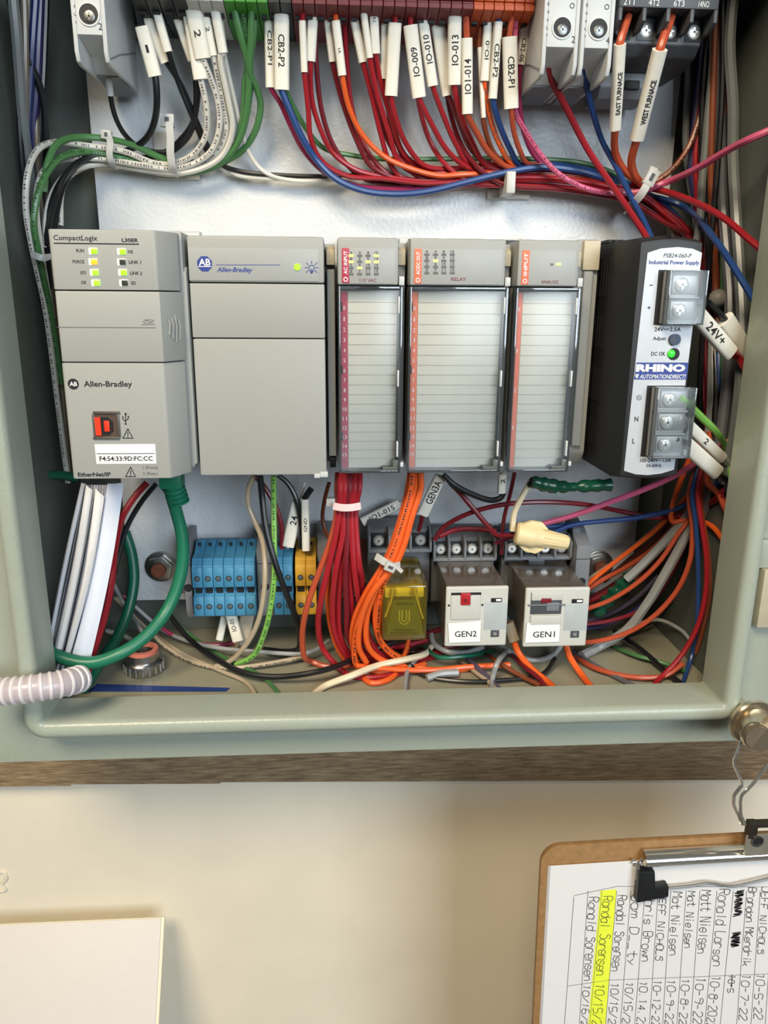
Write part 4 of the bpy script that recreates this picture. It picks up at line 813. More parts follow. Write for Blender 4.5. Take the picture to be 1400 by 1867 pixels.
drop('copper', [(936, 12, -44), (931, 198, -37), (937, 240, -30), (948, 275, -23), (962, 298, -16), (1010, 304, -14), (1090, 322, -13), (1160, 348, -12)], 'salmon wire under the rightmost large sleeve', SL(929, 67, 932, 198, 27, -43, 'CB2-P1', -1, (.27, .7), Yb=-37, hf=.45), r=1.4)
drop('pink', [(940, 30, -41), (938, 198, -34), (958, 240, -30), (988, 285, -26), (1020, 318, -24), (1062, 341, -22), (1110, 352, -20), (1160, 350, -20)], 'pink speckled wire slanting down to the tie at the right', None, r=1.4, printed=mat('dark_pink_print', (120, 34, 70), .6))
w = drop('magenta', [(966, 12, -38), (950, 115, -32), (946, 180, -26), (958, 250, -18), (985, 295, -12), (1060, 322, -9)], 'magenta wire behind the rightmost large sleeve', SL(960, 30, 948, 118, 17, -36, 'CB2-06', -1, (.45, .95), Yb=-32, hf=.5))
# plain reds filling the bundle
for k in range(5):
    Y = -7-2.2*k; dy = (24, 26, 20, 28, 30)[k]
    x0 = (572, 628, 676, 752, 806)[k]
    wire([(x0, 14, -34), (x0+4, 110, -27), (x0+14, 200, -20), (x0+34, 262, -14), (x0+64, 304, Y-2), (x0+105, 324+dy*.3, Y), (940, 311+dy, Y), (1010, 315+dy, Y), (1080, 327+dy*.9, Y), (1150, 352+dy*.6, Y), (1205, 385+dy*.6, Y-2), (1240+6*k, 425+dy*.4, Y-5), (1262+6*k, 520, Y-12)], 'red' if k % 2 else 'dred', ORD[k]+' from the left of the red wires without a sleeve below the top row', 'red wires without sleeves in the upper bundle')
# tie mount tab
m = M(); bpx(m, 924, 312, 940, 352, -24, -3.5); o = m.build('cable_tie', NYL, bevel=.5); tag(o, 'upright nylon tie strap over the red bundle, on its mount', 'cable tie')

# ---- top right
wire([(999, 120, -46), (1003, 140, -42), (1030, 192, -36), (1070, 270, -30), (1110, 330, -28), (1150, 388, -28), (1182, 440, -30), (1205, 520, -34)], 'red', 'red wire dropping from the breaker after the orange terminals, crossing the bundle', r=1.75)
wire([(1062, 120, -46), (1066, 140, -42), (1078, 195, -36), (1097, 255, -30), (1122, 302, -27), (1152, 362, -27), (1186, 430, -29), (1208, 520, -34)], 'blue', 'blue wire dropping from the second right hand breaker', r=1.6)
w = wire([(1146, 28, -58), (1135, 82, -59), (1122, 160, -52), (1115, 236, -42), (1122, 280, -31), (1140, 313, -25), (1168, 334, -20)], 'copper', 'thick orange wire marked for the east side', r=2.0)
sleeve(w, 1130, 80, 1121, 236, 20, -61, 'EAST FURNACE', 1, (.3, .8), Yb=-42, hf=.42, th=4.6, bold=.03)
w = wire([(1224, 30, -58), (1210, 92, -60), (1184, 170, -50), (1156, 254, -38), (1151, 295, -29), (1158, 322, -24), (1180, 345, -20)], 'copper', 'thick orange wire marked for the west side', r=2.2)
sleeve(w, 1203, 90, 1161, 254, 25, -62, 'WEST FURNACE', 1, (.3, .8), Yb=-38, hf=.4, th=5, bold=.03)
wire([(1412, 234, -90), (1370, 252, -84), (1330, 272, -70), (1265, 310, -45), (1215, 332, -24), (1165, 350, -21), (1120, 352, -18)], 'pink', 'pink wire coming in over the right edge to the tie', r=1.75)
wire([(1412, 474, -90), (1370, 440, -82), (1320, 398, -66), (1260, 366, -42), (1200, 346, -20), (1150, 336, -17)], 'red', 'red wire leaving the tie and rising over the power supply to the right edge', r=1.75)
wire([(1290, 160, -20), (1276, 210, -22), (1254, 270, -24), (1222, 312, -22), (1180, 338, -19), (1150, 345, -17)], 'brown', 'brown printed wire bending up from the tie to the right hand trunk', r=1.5, printed=INK)
tie([V(1192, 305, -31), V(1182, 330, -31), V(1168, 355, -30), V(1152, 372, -24), V(1140, 384, -10)], 2.2, 'clear cable tie knotting the bundle above the power supply', (V(1183, 325, -28), (.5, 0, 1), 4.5, 3.2))
# right trunk, top to bottom beside the side wall
tr = [('shaded_grey', 1.9, -12, 'light grey wire on the left of the right hand trunk', [(1256, 80), (1254, 160), (1250, 260), (1257, 330), (1268, 400)]),
 ('violet', 2.0, -18, 'purple wire in the right hand trunk', [(1284, 40), (1275, 140), (1266, 230), (1260, 310), (1275, 400), (1290, 520), (1296, 620)]),
 ('black', 1.8, -24, 'black wire in front of the purple one in the right hand trunk', [(1300, -10), (1285, 120), (1279, 250), (1282, 350), (1288, 450), (1296, 600)]),
 ('shaded_grey', 2.2, -34, 'pale grey wire in the middle of the right hand trunk', [(1302, 20), (1300, 110), (1292, 200), (1286, 270), (1280, 330), (1276, 400)]),
 ('black', 2.2, -30, 'thick black cable in the right hand trunk', [(1316, -10), (1312, 100), (1304, 220), (1296, 320), (1292, 430), (1300, 560), (1306, 700)]),
 ('black', 2.2, -22, 'second thick black cable, at the back of the right hand trunk', [(1328, -10), (1322, 120), (1312, 230), (1304, 330), (1304, 460)]),
 ('copper', 1.7, -28, 'copper coloured wire in the right hand trunk', [(1326, 150), (1318, 210), (1309, 250), (1300, 330), (1300, 420), (1306, 520), (1306, 600)]),
 ('brown', 1.8, -36, 'brown printed wire passing behind the blue one at the right', [(1296, 300), (1297, 370), (1300, 440), (1304, 520), (1308, 620)]),
 ('red', 1.6, -20, 'red wire in the right hand trunk', [(1268, 280), (1270, 340), (1274, 420), (1288, 540), (1290, 700), (1284, 850), (1262, 960)]),
 ('shaded_grey', 2.9, -44, 'thick grey cable along the right side wall', [(1330, 80), (1336, 190), (1336, 290), (1342, 400), (1348, 500), (1352, 620), (1340, 780), (1318, 880)]),
 ('dgrey', 2.9, -34, 'darker thick grey cable behind the one along the right wall', [(1314, 300), (1318, 380), (1324, 460), (1330, 560), (1324, 700), (1304, 850), (1280, 940)]),
 ('brown', 1.5, -30, 'brown wire behind the power supply label', [(1290, 500), (1296, 600), (1296, 720), (1290, 860)]),
 ('dred', 1.6, -26, 'dark red wire beside the power supply', [(1280, 560), (1284, 640), (1282, 760), (1272, 880)]),
 ('blue', 1.6, -28, 'dark blue wire beside the power supply', [(1292, 440), (1306, 560), (1310, 680), (1300, 800), (1290, 900)]),
 ('dred', 1.6, -32, 'second dark red wire beside the power supply', [(1286, 600), (1290, 720), (1284, 840), (1270, 920)]),
 ('black', 1.6, -40, 'black wire beside the lower screw terminals', [(1276, 690), (1278, 780), (1270, 880)]),
 ('green', 1.4, -22, 'olive green wire at the back beside the power supply', [(1318, 640), (1318, 760), (1304, 860)]),
 ('brown', 1.5, -22, 'rust brown wire at the back of the right hand trunk', [(1300, 620), (1304, 720), (1296, 830), (1284, 900)])]
for k, (c, r, Y, l, p) in enumerate(tr):
    if p[0][1] > 0:
        x0 = p[0][0]; yb = p[0][1]
        p = ([(x0+8 if yb < 200 else 1300+k, -20)] if yb < 400 else [(1296+k*1.5, -20), (1300+k, 200)])+p
    if k in (0, 3): p = p+[(1262+k, 470), (1250, 600)]
    elif p[-1][1] < 850: p = p+[(1296-k*.8, 880), (1262-k, 965)]
    wire([(x, y, Y) for x, y in p], c, l, r=r)
# power supply leads with marker sleeves
w = wire([(1258, 562, -107), (1285, 580, -103), (1318, 625, -90), (1345, 652, -80), (1366, 690, -72), (1372, 740, -66)], 'red', 'red supply wire with a large sleeve marked 24V plus', r=2.0)
sleeve(w, 1262, 563, 1331, 643, 30, -105, '24V+', -1, (.3, .72), Yb=-88, hf=.5, th=4.2)
w = wire([(1270, 540, -107), (1292, 552, -100), (1315, 578, -88), (1345, 625, -76), (1372, 672, -68)], 'black', 'black supply wire with a plain sleeve, beside the lip of the enclosure', r=1.5)
sleeve(w, 1322, 582, 1368, 652, 31, -90, Yb=-76, th=4)
w = wire([(1238, 723, -108), (1252, 735, -106), (1280, 762, -96), (1308, 790, -84), (1325, 822, -70), (1334, 870, -58)], 'lgreen', 'green earth wire from the lower screw terminals', r=1.9)
w = wire([(1234, 760, -108), (1252, 772, -104), (1316, 832, -80), (1330, 850, -70), (1336, 880, -60)], 'white', 'white supply wire with a narrow sleeve, above the wide plain one', r=1.9)
sleeve(w, 1249, 770, 1315, 834, 20, -104, '2', -1, (.42, .5), Yb=-79, hf=.5, th=4)
w = wire([(1232, 800, -108), (1246, 808, -105), (1306, 858, -82), (1322, 875, -72), (1326, 900, -62)], 'black', 'black supply wire with a wide plain sleeve, lowest of the supply wires', r=1.6)
sleeve(w, 1245, 806, 1307, 861, 28, -105, Yb=-82, th=4.4)
for x, y in ((1236, 724), (1230, 761), (1228, 801)):
    pass
# ---- below the modules: lower left
w = wire([(462, 868, -50), (452, 895, -46), (453, 922, -45), (462, 945, -46), (478, 985, -50), (483, 1030, -56), (480, 1090, -58), (468, 1140, -56), (445, 1180, -52), (415, 1208, -48), (390, 1216, 0, -121)], 'tan', 'pale wire curving in front of the blue terminals', r=1.5)
w = wire([(499, 868, -52), (499, 920, -52), (500, 985, -56), (500, 1050, -60), (493, 1110, -60), (480, 1160, -56), (462, 1195, -52), (430, 1212, 0, -122)], 'lgreen', 'light green wire hanging straight down past the blue terminals', r=1.6, printed=mat('dark_green_print', (40, 74, 40), .6))
w = wire([(474, 868, -54), (478, 910, -54), (484, 960, -58), (498, 1015, -62), (517, 1070, -62), (537, 1120, -58), (547, 1160, -50), (543, 1184, -44), (520, 1188, -40), (480, 1184, -34)], 'black', 'black wire falling diagonally across the blue and amber terminals', r=1.8)
wire([(462, 866, -40), (482, 888, -38), (500, 918, -38), (512, 955, -38), (514, 1000, -38)], 'dred', 'dark red wire ending at the blue terminal beside the amber pair', r=1.5)
w = wire([(507, 866, -40), (525, 882, -40), (540, 910, -41), (548, 950, -41), (549, 1000, -40)], 'black', 'black wire ending at the left amber terminal', r=1.5)
w = wire([(608, 852, -44), (588, 870, -44), (568, 890, -44), (556, 915, -43), (556, 1002, -40)], 'black', 'black wire with an upright sleeve ending at the right amber terminal', r=1.8)
sleeve(w, 556, 909, 558, 1002, 15, -44.5, 'GND', 1, (.35, .62), Yb=-42, hf=.4)
w = wire([(556, 880, -33), (545, 925, -34), (524, 998, -36)], 'white', 'white wire under a slanting sleeve marked 24', r=1.2)
sleeve(w, 543, 915, 525, 996, 23, -37, '24', 1, (.3, .5), Yb=-38, hf=.5)
wire([(600, 880, -30), (592, 910, -28), (588, 945, -28), (594, 970, -30), (604, 985, -34)], 'brown', 'thin brown wire bowing left beside the tied red bundle', r=1.2)
# lower wires on the floor of the enclosure
F_ = lambda x, y, h: (x, y, 0, -125+h)
wire([(300, 1110, -10), F_(345, 1165, 12), F_(400, 1205, 8), F_(450, 1228, 6), F_(510, 1234, 6), F_(590, 1222, 10), (660, 1195, -50), (722, 1170, -46)], 'black', 'long black wire sagging across the floor below the amber terminals', r=1.7)
wire([(250, 1130, -5), F_(310, 1185, 5), F_(370, 1212, 3), F_(420, 1218, 3), F_(500, 1208, 4), F_(560, 1196, 5)], 'tan', 'printed pale wire lying on the floor under the blue terminals', r=1.4, printed=INK)
wire([(240, 1100, -3), F_(300, 1150, 8), F_(380, 1178, 8), F_(470, 1188, 8), F_(560, 1190, 8), (600, 1168, -30)], 'grey', 'grey wire low behind the black one on the enclosure floor', r=1.3)
wire([(210, 1090, -8), F_(262, 1140, 6), F_(330, 1190, 4), F_(400, 1222, 3), F_(450, 1245, 2.5), F_(472, 1279, 2)], 'tan', 'dull tan wire running to the front of the floor', r=1.2)
wire([(300, 1120, -2), F_(350, 1160, 4), F_(420, 1205, 3), F_(480, 1235, 2.5), F_(520, 1279, 2)], 'green', 'dull green wire slanting to the front of the floor', r=1.2)
wire([(225, 1085, 0), F_(275, 1130, 14), (330, 1165, -14), (390, 1176, -14), (430, 1172, -12)], 'magenta', 'magenta wire in the dark below the blue terminals', r=1.3)
wire([F_(560, 1279, 1.8), F_(590, 1252, 2.5), F_(640, 1232, 7), (690, 1213, -62), (740, 1202, -56), (775, 1192, -48), (785, 1180, -38)], 'cream', 'bright cream wire lying across the front of the floor', r=2.0)
wire([(205, 1060, -6), (228, 1105, -6), F_(258, 1150, 20), (274, 1180, -38), (272, 1195, -40)], 'grey', 'grey wire entering the metal conduit bushing', r=1.3)
wire([(195, 1150, -8), (228, 1160, -16), (250, 1176, -28), (266, 1192, -39)], 'white', 'white wire entering the metal conduit bushing', r=1.5)
# tag sleeves under the blue terminals
t_ = wire([(420, 1118, -26), (424, 1140, -28), (432, 1180, -30)], 'tan', 'short wire with a sleeve under the six blue terminals', r=1.2)
sleeve(t_, 420, 1118, 434, 1168, 21, -32, 'IO-01', 1, (.2, .62), Yb=-34, hf=.4)
t_ = wire([(446, 1116, -22), (444, 1142, -24), (438, 1182, -26)], 'tan', 'short wire with a slanting sleeve behind the other, under the blue terminals', r=1.2)
sleeve(t_, 452, 1116, 440, 1176, 26, -26, None, Yb=-28, mt=mat('aged_sleeve', (186, 176, 156), .55))
t_ = wire([(408, 1118, -20), (408, 1140, -22), (396, 1168, -24)], 'tan', 'short wire with a bent sleeve at the left, under the blue terminals', r=1.2)
sleeve(t_, 410, 1120, 400, 1166, 14, -25, None, Yb=-27)

# tied red bundle below the crimson module
top = [(615+4.4*k) for k in range(10)]
low = [([(560, 1105), (551, 1160), (556, 1200), (568, 1206)], 'dred'), ([(586, 1090), (580, 1140), (590, 1185), (628, 1226)], 'red'), ([(604, 1010), (598, 1085), (605, 1150), (628, 1200), (655, 1215)], 'orange'),
       ([(612, 1040), (606, 1110), (612, 1160), (640, 1205)], 'red'), ([(622, 1040), (617, 1110), (622, 1165), (648, 1205)], 'red'), ([(630, 1040), (632, 1110), (636, 1165), (664, 1200)], 'dred'),
       ([(636, 1040), (642, 1110), (648, 1165), (676, 1200)], 'red'), ([(646, 1040), (655, 1100), (668, 1150), (690, 1190)], 'red'), ([(650, 1030), (664, 1080), (676, 1120), (690, 1150)], 'dred'), ([(655, 1030), (660, 1060), (655, 1120), (662, 1170)], 'red')]
for k, (p, c) in enumerate(low):
    Yt = -58-(k % 2)*3.2; x = top[k]; col = 'orange' if k in (0, 9) else c; col = {2: 'orange', 0: 'copper'}.get(k, c)
    Yp = -62-(3.2 if k % 2 else 0)
    pts = [(x+1, 862, Yt), (x, 890, Yp), (615+3.7*k, 925, Yp), (612+4.2*k+(0 if k > 2 else (k-3)*2), 975, Yp-2)]+[(a, b, Yp-4+i*6) for i, (a, b) in enumerate(p)]
    lx, ly = p[-1]; pts += [(lx+26, ly+9, Yp+20), (lx+70, ly+8, Yp+28), (lx+120, ly-4, Yp+34)]
    lab, g = (ORD[k]+' wire from the left in the tied red bundle under the crimson tabbed module', 'tied red wires under the crimson module') if k not in (0, 2) else (('outer red orange wire of the tied bundle, swinging furthest left', None) if k == 0 else ('bright orange wire in front of the tied red bundle', None))
    wire(pts, 'red' if k == 9 else col, lab, g, r=1.75)
o = tie([V(608, 922, -70), V(622, 925, -71.5), V(640, 925, -71.5), V(657, 922, -70)], 2.0, 'white cable tie round the red bundle under the crimson tabbed module', mt=mat('pinkish_nylon', (236, 208, 210), .4))
M().box(*(lambda a: (a.x-2.4, a.x+2.4, -66, -61, a.z-2.2, a.z+2.2))(at(603, 915, -64))).build('tie_head', NYL, o, bevel=.6)
# tied orange bundle below the orange module
for k in range(6):
    Y = -60-(k % 2)*3-(2 if k > 3 else 0)
    lowp = [[(668, 1080), (646, 1130), (642, 1170), (655, 1220), (676, 1245), (706, 1240), (733, 1214), (742, 1180)], [(672, 1090), (652, 1140), (646, 1175), (652, 1215), (690, 1216)],
            [(690, 1075), (684, 1130), (694, 1170), (718, 1196), (735, 1206)], [(683, 1080), (668, 1130), (672, 1180), (700, 1205), (760, 1218), (830, 1222), (870, 1215)], [(697, 1070), (690, 1120), (690, 1160), (708, 1185), (738, 1204)], [(678, 1080), (658, 1130), (654, 1180), (668, 1208)]][k]
    pts = [(748+3.8*k, 862, Y), (744+4.6*k, 890, Y-1), (732+4*k, 940, Y-4), (704+4.4*k, 1020, Y-8)]+[(a, b, Y-9+i*4.5) for i, (a, b) in enumerate(lowp)]
    wire(pts, 'orange', ['orange wire of the tied bundle that loops lowest, near the floor', None, None, 'orange wire of the tied bundle that runs right along the floor', None, None][k] or ORD[k]+' wire from the left in the tied orange bundle under the orange tabbed module', None if k in (0, 3) else 'tied orange wires beside the yellow relay', r=1.75, printed=INK if k in (1, 4) else None)
OT = tie([V(686, 1014, -76), V(698, 1022, -79), V(716, 1032, -80), V(728, 1030, -78)], 2.0, 'white cable tie round the orange bundle above the yellow relay', (V(711, 1030, -78), (1, 0, -.45), 3.0, 2.6))
m = M(); a, b = at(718, 1030, -81), at(733, 1043, -82); m.tube([a, b], 1.3, 6); m.build('tie_tail', NYL, OT)
# wires between modules and relays
w = wire([(690, 975, -34), (668, 952, -26), (690, 940, -16), (735, 918, -10), (760, 880, -10)], 'white', 'white wire behind the bundles with a long sleeve ending in 015', r=1.2)
sleeve(w, 660, 952, 728, 918, 18, -14, 'IO1-015', -1, (.2, .85), Yb=-12, hf=.55)
w = wire([(800, 868, -40), (785, 905, -36), (768, 950, -32), (763, 968, -30)], 'dred', 'dark red wire under a long slanting sleeve above the relays', r=1.3)
sleeve(w, 803, 868, 770, 938, 22, -38, 'GEN3A', 1, (.1, .68), Yb=-34, hf=.6)
wire([(808, 866, -44), (828, 884, -44), (862, 902, -46), (896, 912, -48), (912, 908, -48), (918, 898, -46)], 'black', 'black wire drooping between the two orange tabbed modules', r=1.7)
w = wire([(922, 862, -50), (918, 885, -48), (918, 900, -46)], 'white', 'short white sleeve hanging under the gap between the orange tabbed modules', r=1.2)
sleeve(w, 916, 864, 914, 898, 15, -49, '2', 1, (.2, .45), Yb=-47, hf=.5)
wire([(820, 880, -40), (838, 898, -40), (865, 930, -42), (892, 962, -46), (905, 975, -50), (925, 976, -54), (942, 974, -56)], 'dred', 'dark red wire running down to the cream wire nut', r=1.5)
wire([(792, 985, -34), (808, 962, -34), (850, 938, -38), (905, 922, -42), (960, 916, -44), (1020, 916, -42), (1080, 922, -36), (1130, 932, -30), (1180, 940, -30), (1240, 938, -36), (1290, 920, -44), (1320, 905, -50)], 'dred', 'long dark red wire arching from the relays across to the right', r=1.5)
wire([(938, 862, -46), (930, 900, -44), (918, 950, -40), (914, 1010, -34)], 'dred', 'thin dark red wire dropping straight between the two white faced relays', r=1.2)
wire([(968, 876, -62), (952, 905, -60), (938, 935, -58), (934, 968, -58)], 'cream', 'short cream wire going into the wire nut', r=1.7)
wire([(905, 990, -40), (915, 985, -44), (930, 980, -50), (942, 978, -55)], 'magenta', 'magenta wire curling into the wire nut', r=1.4)
wire([(1000, 975, -30), (1040, 958, -32), (1100, 950, -36), (1160, 944, -40), (1230, 928, -46), (1285, 902, -54), (1310, 880, -58)], 'blue', 'dark blue wire running right from the relays under the pink one', r=1.6)
wire([(900, 975, -26), (960, 962, -26), (1010, 960, -28), (1060, 955, -31)], 'blue', 'short blue wire behind the wire nut', r=1.4)
wire([(990, 955, -36), (1050, 938, -40), (1110, 916, -46), (1180, 890, -54), (1240, 862, -62), (1300, 822, -68), (1345, 795, -72)], 'pink', 'pink wire climbing to the right below the power supply', r=1.7)
wire([(800, 978, -24), (830, 966, -20), (862, 964, -18), (905, 968, -20)], 'red', 'red wire loop just above the middle relay socket', r=1.6)

# fan of wires on the lower right
fan = [
 ('orange', 1.5, [(1270, 880, -44), (1235, 925, -40), (1190, 970, -34), (1140, 1010, -28), (1095, 1045, -24), (1060, 1075, -22)], 'orange wire of the lower right fan, uppermost', None),
 ('copper', 1.5, [(1276, 885, -40), (1240, 945, -36), (1190, 1000, -30), (1140, 1035, -26), (1090, 1062, -22), (1050, 1090, -20)], None, 1),
 ('dred', 1.5, [(1280, 890, -38), (1245, 960, -34), (1200, 1015, -30), (1150, 1050, -26), (1080, 1095, -22), (1040, 1105, -20)], None, 1),
 ('tan', 1.4, [(1262, 890, -34), (1220, 940, -30), (1170, 985, -26), (1120, 1025, -24), (1075, 1055, -20)], None, 1),
 ('brown', 1.5, [(1284, 900, -34), (1250, 965, -30), (1200, 1020, -26), (1150, 1062, -24), (1090, 1100, -20)], None, 1),
 ('grey', 2.7, [(1262, 925, -48), (1232, 965, -46), (1200, 1000, -44), (1165, 1035, -42), (1142, 1056, -40)], 'cut grey cable with its sheath ending above the green tape', None),
 ('grey', 2.9, [(1285, 910, -52), (1262, 950, -52), (1240, 995, -50), (1210, 1050, -48), (1180, 1100, -44), (1140, 1150, -40), (1090, 1180, -38), (1060, 1195, -36)], 'thick grey cable sweeping down through the lower right fan', None),
 ('copper', 1.4, [(1258, 940, -54), (1235, 975, -54), (1205, 1020, -52), (1165, 1060, -48), (1110, 1095, -42), (1070, 1110, -38)], 'thin copper coloured wire between the two grey cables', None),
 ('dred', 1.3, [(1264, 950, -48), (1245, 1000, -48), (1220, 1050, -46), (1180, 1105, -42), (1120, 1130, -36), (1050, 1140, -34)], 'dark red wire right behind the thick grey cable', None),
 ('copper', 1.5, [(1256, 900, -60), (1262, 960, -62), (1258, 1020, -62), (1235, 1075, -60), (1190, 1125, -56), (1140, 1155, -50), (1080, 1170, -46), (1040, 1168, -42)], 'salmon wire making the large inner curve of the lower right fan', None),
 ('blue', 1.35, [(1262, 900, -64), (1268, 950, -66), (1272, 1010, -68), (1273, 1080, -68), (1270, 1140, -66), (1262, 1190, -62), (1250, 1230, -70), (1233, 1278, -90)], 'dark blue wire hanging down along the right side wall', None),
 ('red', 1.45, [(1272, 900, -66), (1280, 960, -70), (1288, 1020, -72), (1285, 1090, -72), (1268, 1150, -72), (1238, 1200, -74), (1205, 1235, -78), (1160, 1280, -90)], 'bright red wire making the outermost curve at the lower right', None),
 ('brown', 1.5, [(1278, 920, -58), (1291, 1010, -62), (1293, 1080, -64), (1280, 1150, -64), (1268, 1190, -62)], 'brown wire behind the outermost red curve', None),
 ('orange', 1.6, [(1225, 950, -46), (1260, 946, -50), (1290, 955, -56), (1312, 975, -62), (1330, 1005, -68)], 'orange wire arching right to the enclosure lip', None),
 ('copper', 1.9, [(1290, 880, -60), (1310, 900, -64), (1322, 925, -68), (1335, 950, -72)], 'short salmon wire at the lip below the white sleeves', None),
 ('red', 1.6, [(1168, 942, -34), (1230, 942, -40), (1285, 922, -48), (1322, 892, -56)], 'red wire crossing the fan toward the lip', None),
 ('dpurple', 1.3, [(1200, 1050, -30), (1160, 1090, -28), (1110, 1120, -24), (1040, 1140, -20)], 'purple wire in the shade of the lower right fan', None),
 ('copper', 1.6, [(1048, 1198, -40), F_(1090, 1220, 3), F_(1150, 1234, 3), F_(1210, 1232, 4), F_(1245, 1210, 10)], 'rust orange wire lying along the floor at the right', None),
 ('dgrey', 1.5, [(1046, 1190, -36), F_(1100, 1222, 2), F_(1150, 1248, 2), F_(1200, 1279, 2)], 'dark grey wire lying on the floor at the right', None),
 ('green', 1.3, [(1120, 1180, -30), F_(1160, 1195, 4), F_(1220, 1212, 3), F_(1250, 1224, 3)], 'dull green wire on the floor at the right', None),
 ('black', 1.7, [(1290, 900, -28), (1255, 970, -24), (1215, 1040, -20), (1160, 1095, -16), (1090, 1130, -12), (1040, 1140, -10)], 'black wire deep in the lower right fan', None),
 ('black', 1.6, [(1282, 900, -22), (1262, 990, -18), (1235, 1070, -14), (1190, 1130, -10), (1120, 1165, -8), (1040, 1170, -8)], 'second black wire deep in the lower right fan', None),
 ('dred', 1.5, [(1270, 905, -26), (1232, 955, -22), (1190, 1005, -18), (1140, 1050, -14), (1095, 1080, -12), (1050, 1100, -12)], 'dark red wire at the back of the lower right fan', None),
 ('purple', 1.5, [(1278, 910, -30), (1250, 990, -26), (1212, 1060, -22), (1160, 1110, -18), (1100, 1140, -14), (1040, 1150, -12)], 'violet wire at the back of the lower right fan', None),
 ('brown', 1.5, [(1266, 895, -28), (1225, 945, -24), (1185, 990, -20), (1145, 1022, -16), (1100, 1060, -12)], 'brown wire at the back of the lower right fan', None),
 ('black', 1.5, [(1120, 1150, -20), F_(1170, 1185, 6), F_(1215, 1225, 4), F_(1262, 1262, 2)], 'black wire curled in the lower right corner', None),
 ('grey', 1.2, [(1150, 1140, -20), (1200, 1130, -24), (1240, 1148, -30), (1262, 1172, -36)], 'thin grey wire arching in the back corner at the right', None),
]
for k, (c, r, p, l, g) in enumerate(fan):
    if p[0][1] < 960 and p[0][0] > 1210 and len(p[0]) == 3: p = [(1300+k % 5, 600, p[0][2]*.3-8), (1302-k % 4*3, 760, p[0][2]*.5-10), (p[0][0]*.6+1290*.4, min(850, p[0][1]-50), p[0][2]*.9-4)]+p
    wire(p, c, l or {'copper': 'salmon', 'dred': 'dark red'}.get(c, c)+' wire in the upper part of the lower right fan', 'upper wires of the lower right fan' if g else None, r=r)
# under the relays
und = [
 ('grey', 1.7, [(785, 1150, -30), (790, 1172, -36), (815, 1188, -44), (850, 1190, -44), (880, 1180, -38)], 'grey wire loop under the relay with the red button'),
 ('grey', 1.7, [(912, 1178, -38), (935, 1192, -44), (970, 1204, -48), (1005, 1196, -44), (1022, 1178, -38)], 'grey wire loop under the relay with the open lever'),
 ('orange', 1.9, [(932, 1160, -62), (945, 1190, -62), (968, 1218, -68), (1000, 1245, -78), (1034, 1280, -90)], 'orange wire leaving a grey sleeve between the white faced relays'),
 ('orange', 1.9, [(1030, 1172, -60), (1040, 1200, -64), (1060, 1230, -72), (1100, 1279, -90)], 'orange wire leaving below the right relay to the front edge'),
 ('orange', 1.6, [(650, 1214, -60), F_(690, 1218, 6), F_(780, 1222, 5), F_(850, 1216, 5), F_(930, 1212, 6)], 'orange wire lying flat under the yellow relay'),
 ('dpurple', 1.4, [(840, 1188, -36), F_(865, 1212, 6), F_(895, 1240, 3), F_(932, 1279, 2)], 'dull purple wire on the floor under the left white relay'),
 ('grey', 1.6, [(925, 1185, -40), F_(905, 1212, 12), (898, 1235, -74), (896, 1279, -90)], 'grey wire bending forward between the two white relays'),
 ('black', 1.3, [F_(740, 1205, 6), F_(770, 1230, 3), F_(840, 1242, 2.5), F_(920, 1240, 2.5), F_(990, 1228, 3), F_(1012, 1200, 8)], 'black wire curving across the floor under the relays'),
 ('tan', 1.3, [(840, 1205, -40), F_(870, 1228, 3), F_(900, 1252, 2), F_(912, 1279, 2)], 'tan wire pointing forward on the floor'),
 ('grey', 1.3, [(760, 1200, -46), F_(742, 1226, 5), F_(738, 1279, 2)], 'short grey wire dropping to the front edge below the yellow relay'),
 ('brown', 1.4, [(880, 1188, -30), F_(905, 1205, 8), F_(945, 1230, 4), F_(985, 1250, 3)], 'brown wire slanting across the floor between the relays'),
 ('dred', 1.4, [(930, 1190, -40), F_(955, 1215, 8), F_(985, 1240, 5), F_(1000, 1279, 3)], 'dark red wire behind the orange one between the relays'),
 ('teal', 1.3, [(775, 1180, -40), F_(800, 1198, 8), F_(850, 1196, 8), (900, 1186, -30)], 'dark teal wire behind the cream wire end'),
 ('grey', 2.2, [F_(778, 1236, 3), F_(805, 1228, 4), F_(835, 1226, 4)], 'short stripped grey cable end on the floor'),
 ('dred', 1.4, [(700, 1170, -24), (740, 1188, -24), (790, 1184, -22), (840, 1176, -20)], 'dark red wire in the shade below the yellow relay'),
 ('orange', 1.3, [(730, 1210, -58), (738, 1190, -52), (745, 1165, -46)], 'thin orange wire rising behind the yellow relay'),
]
for c, r, p, l in und:
    w = wire(p, c, l, r=r)
    if 'grey sleeve' in l: sleeve(w, 926, 1135, 937, 1168, 21, -60, None, Yb=-62, mt=mat('aged_sleeve_grey', (150, 138, 120), .55), th=5)

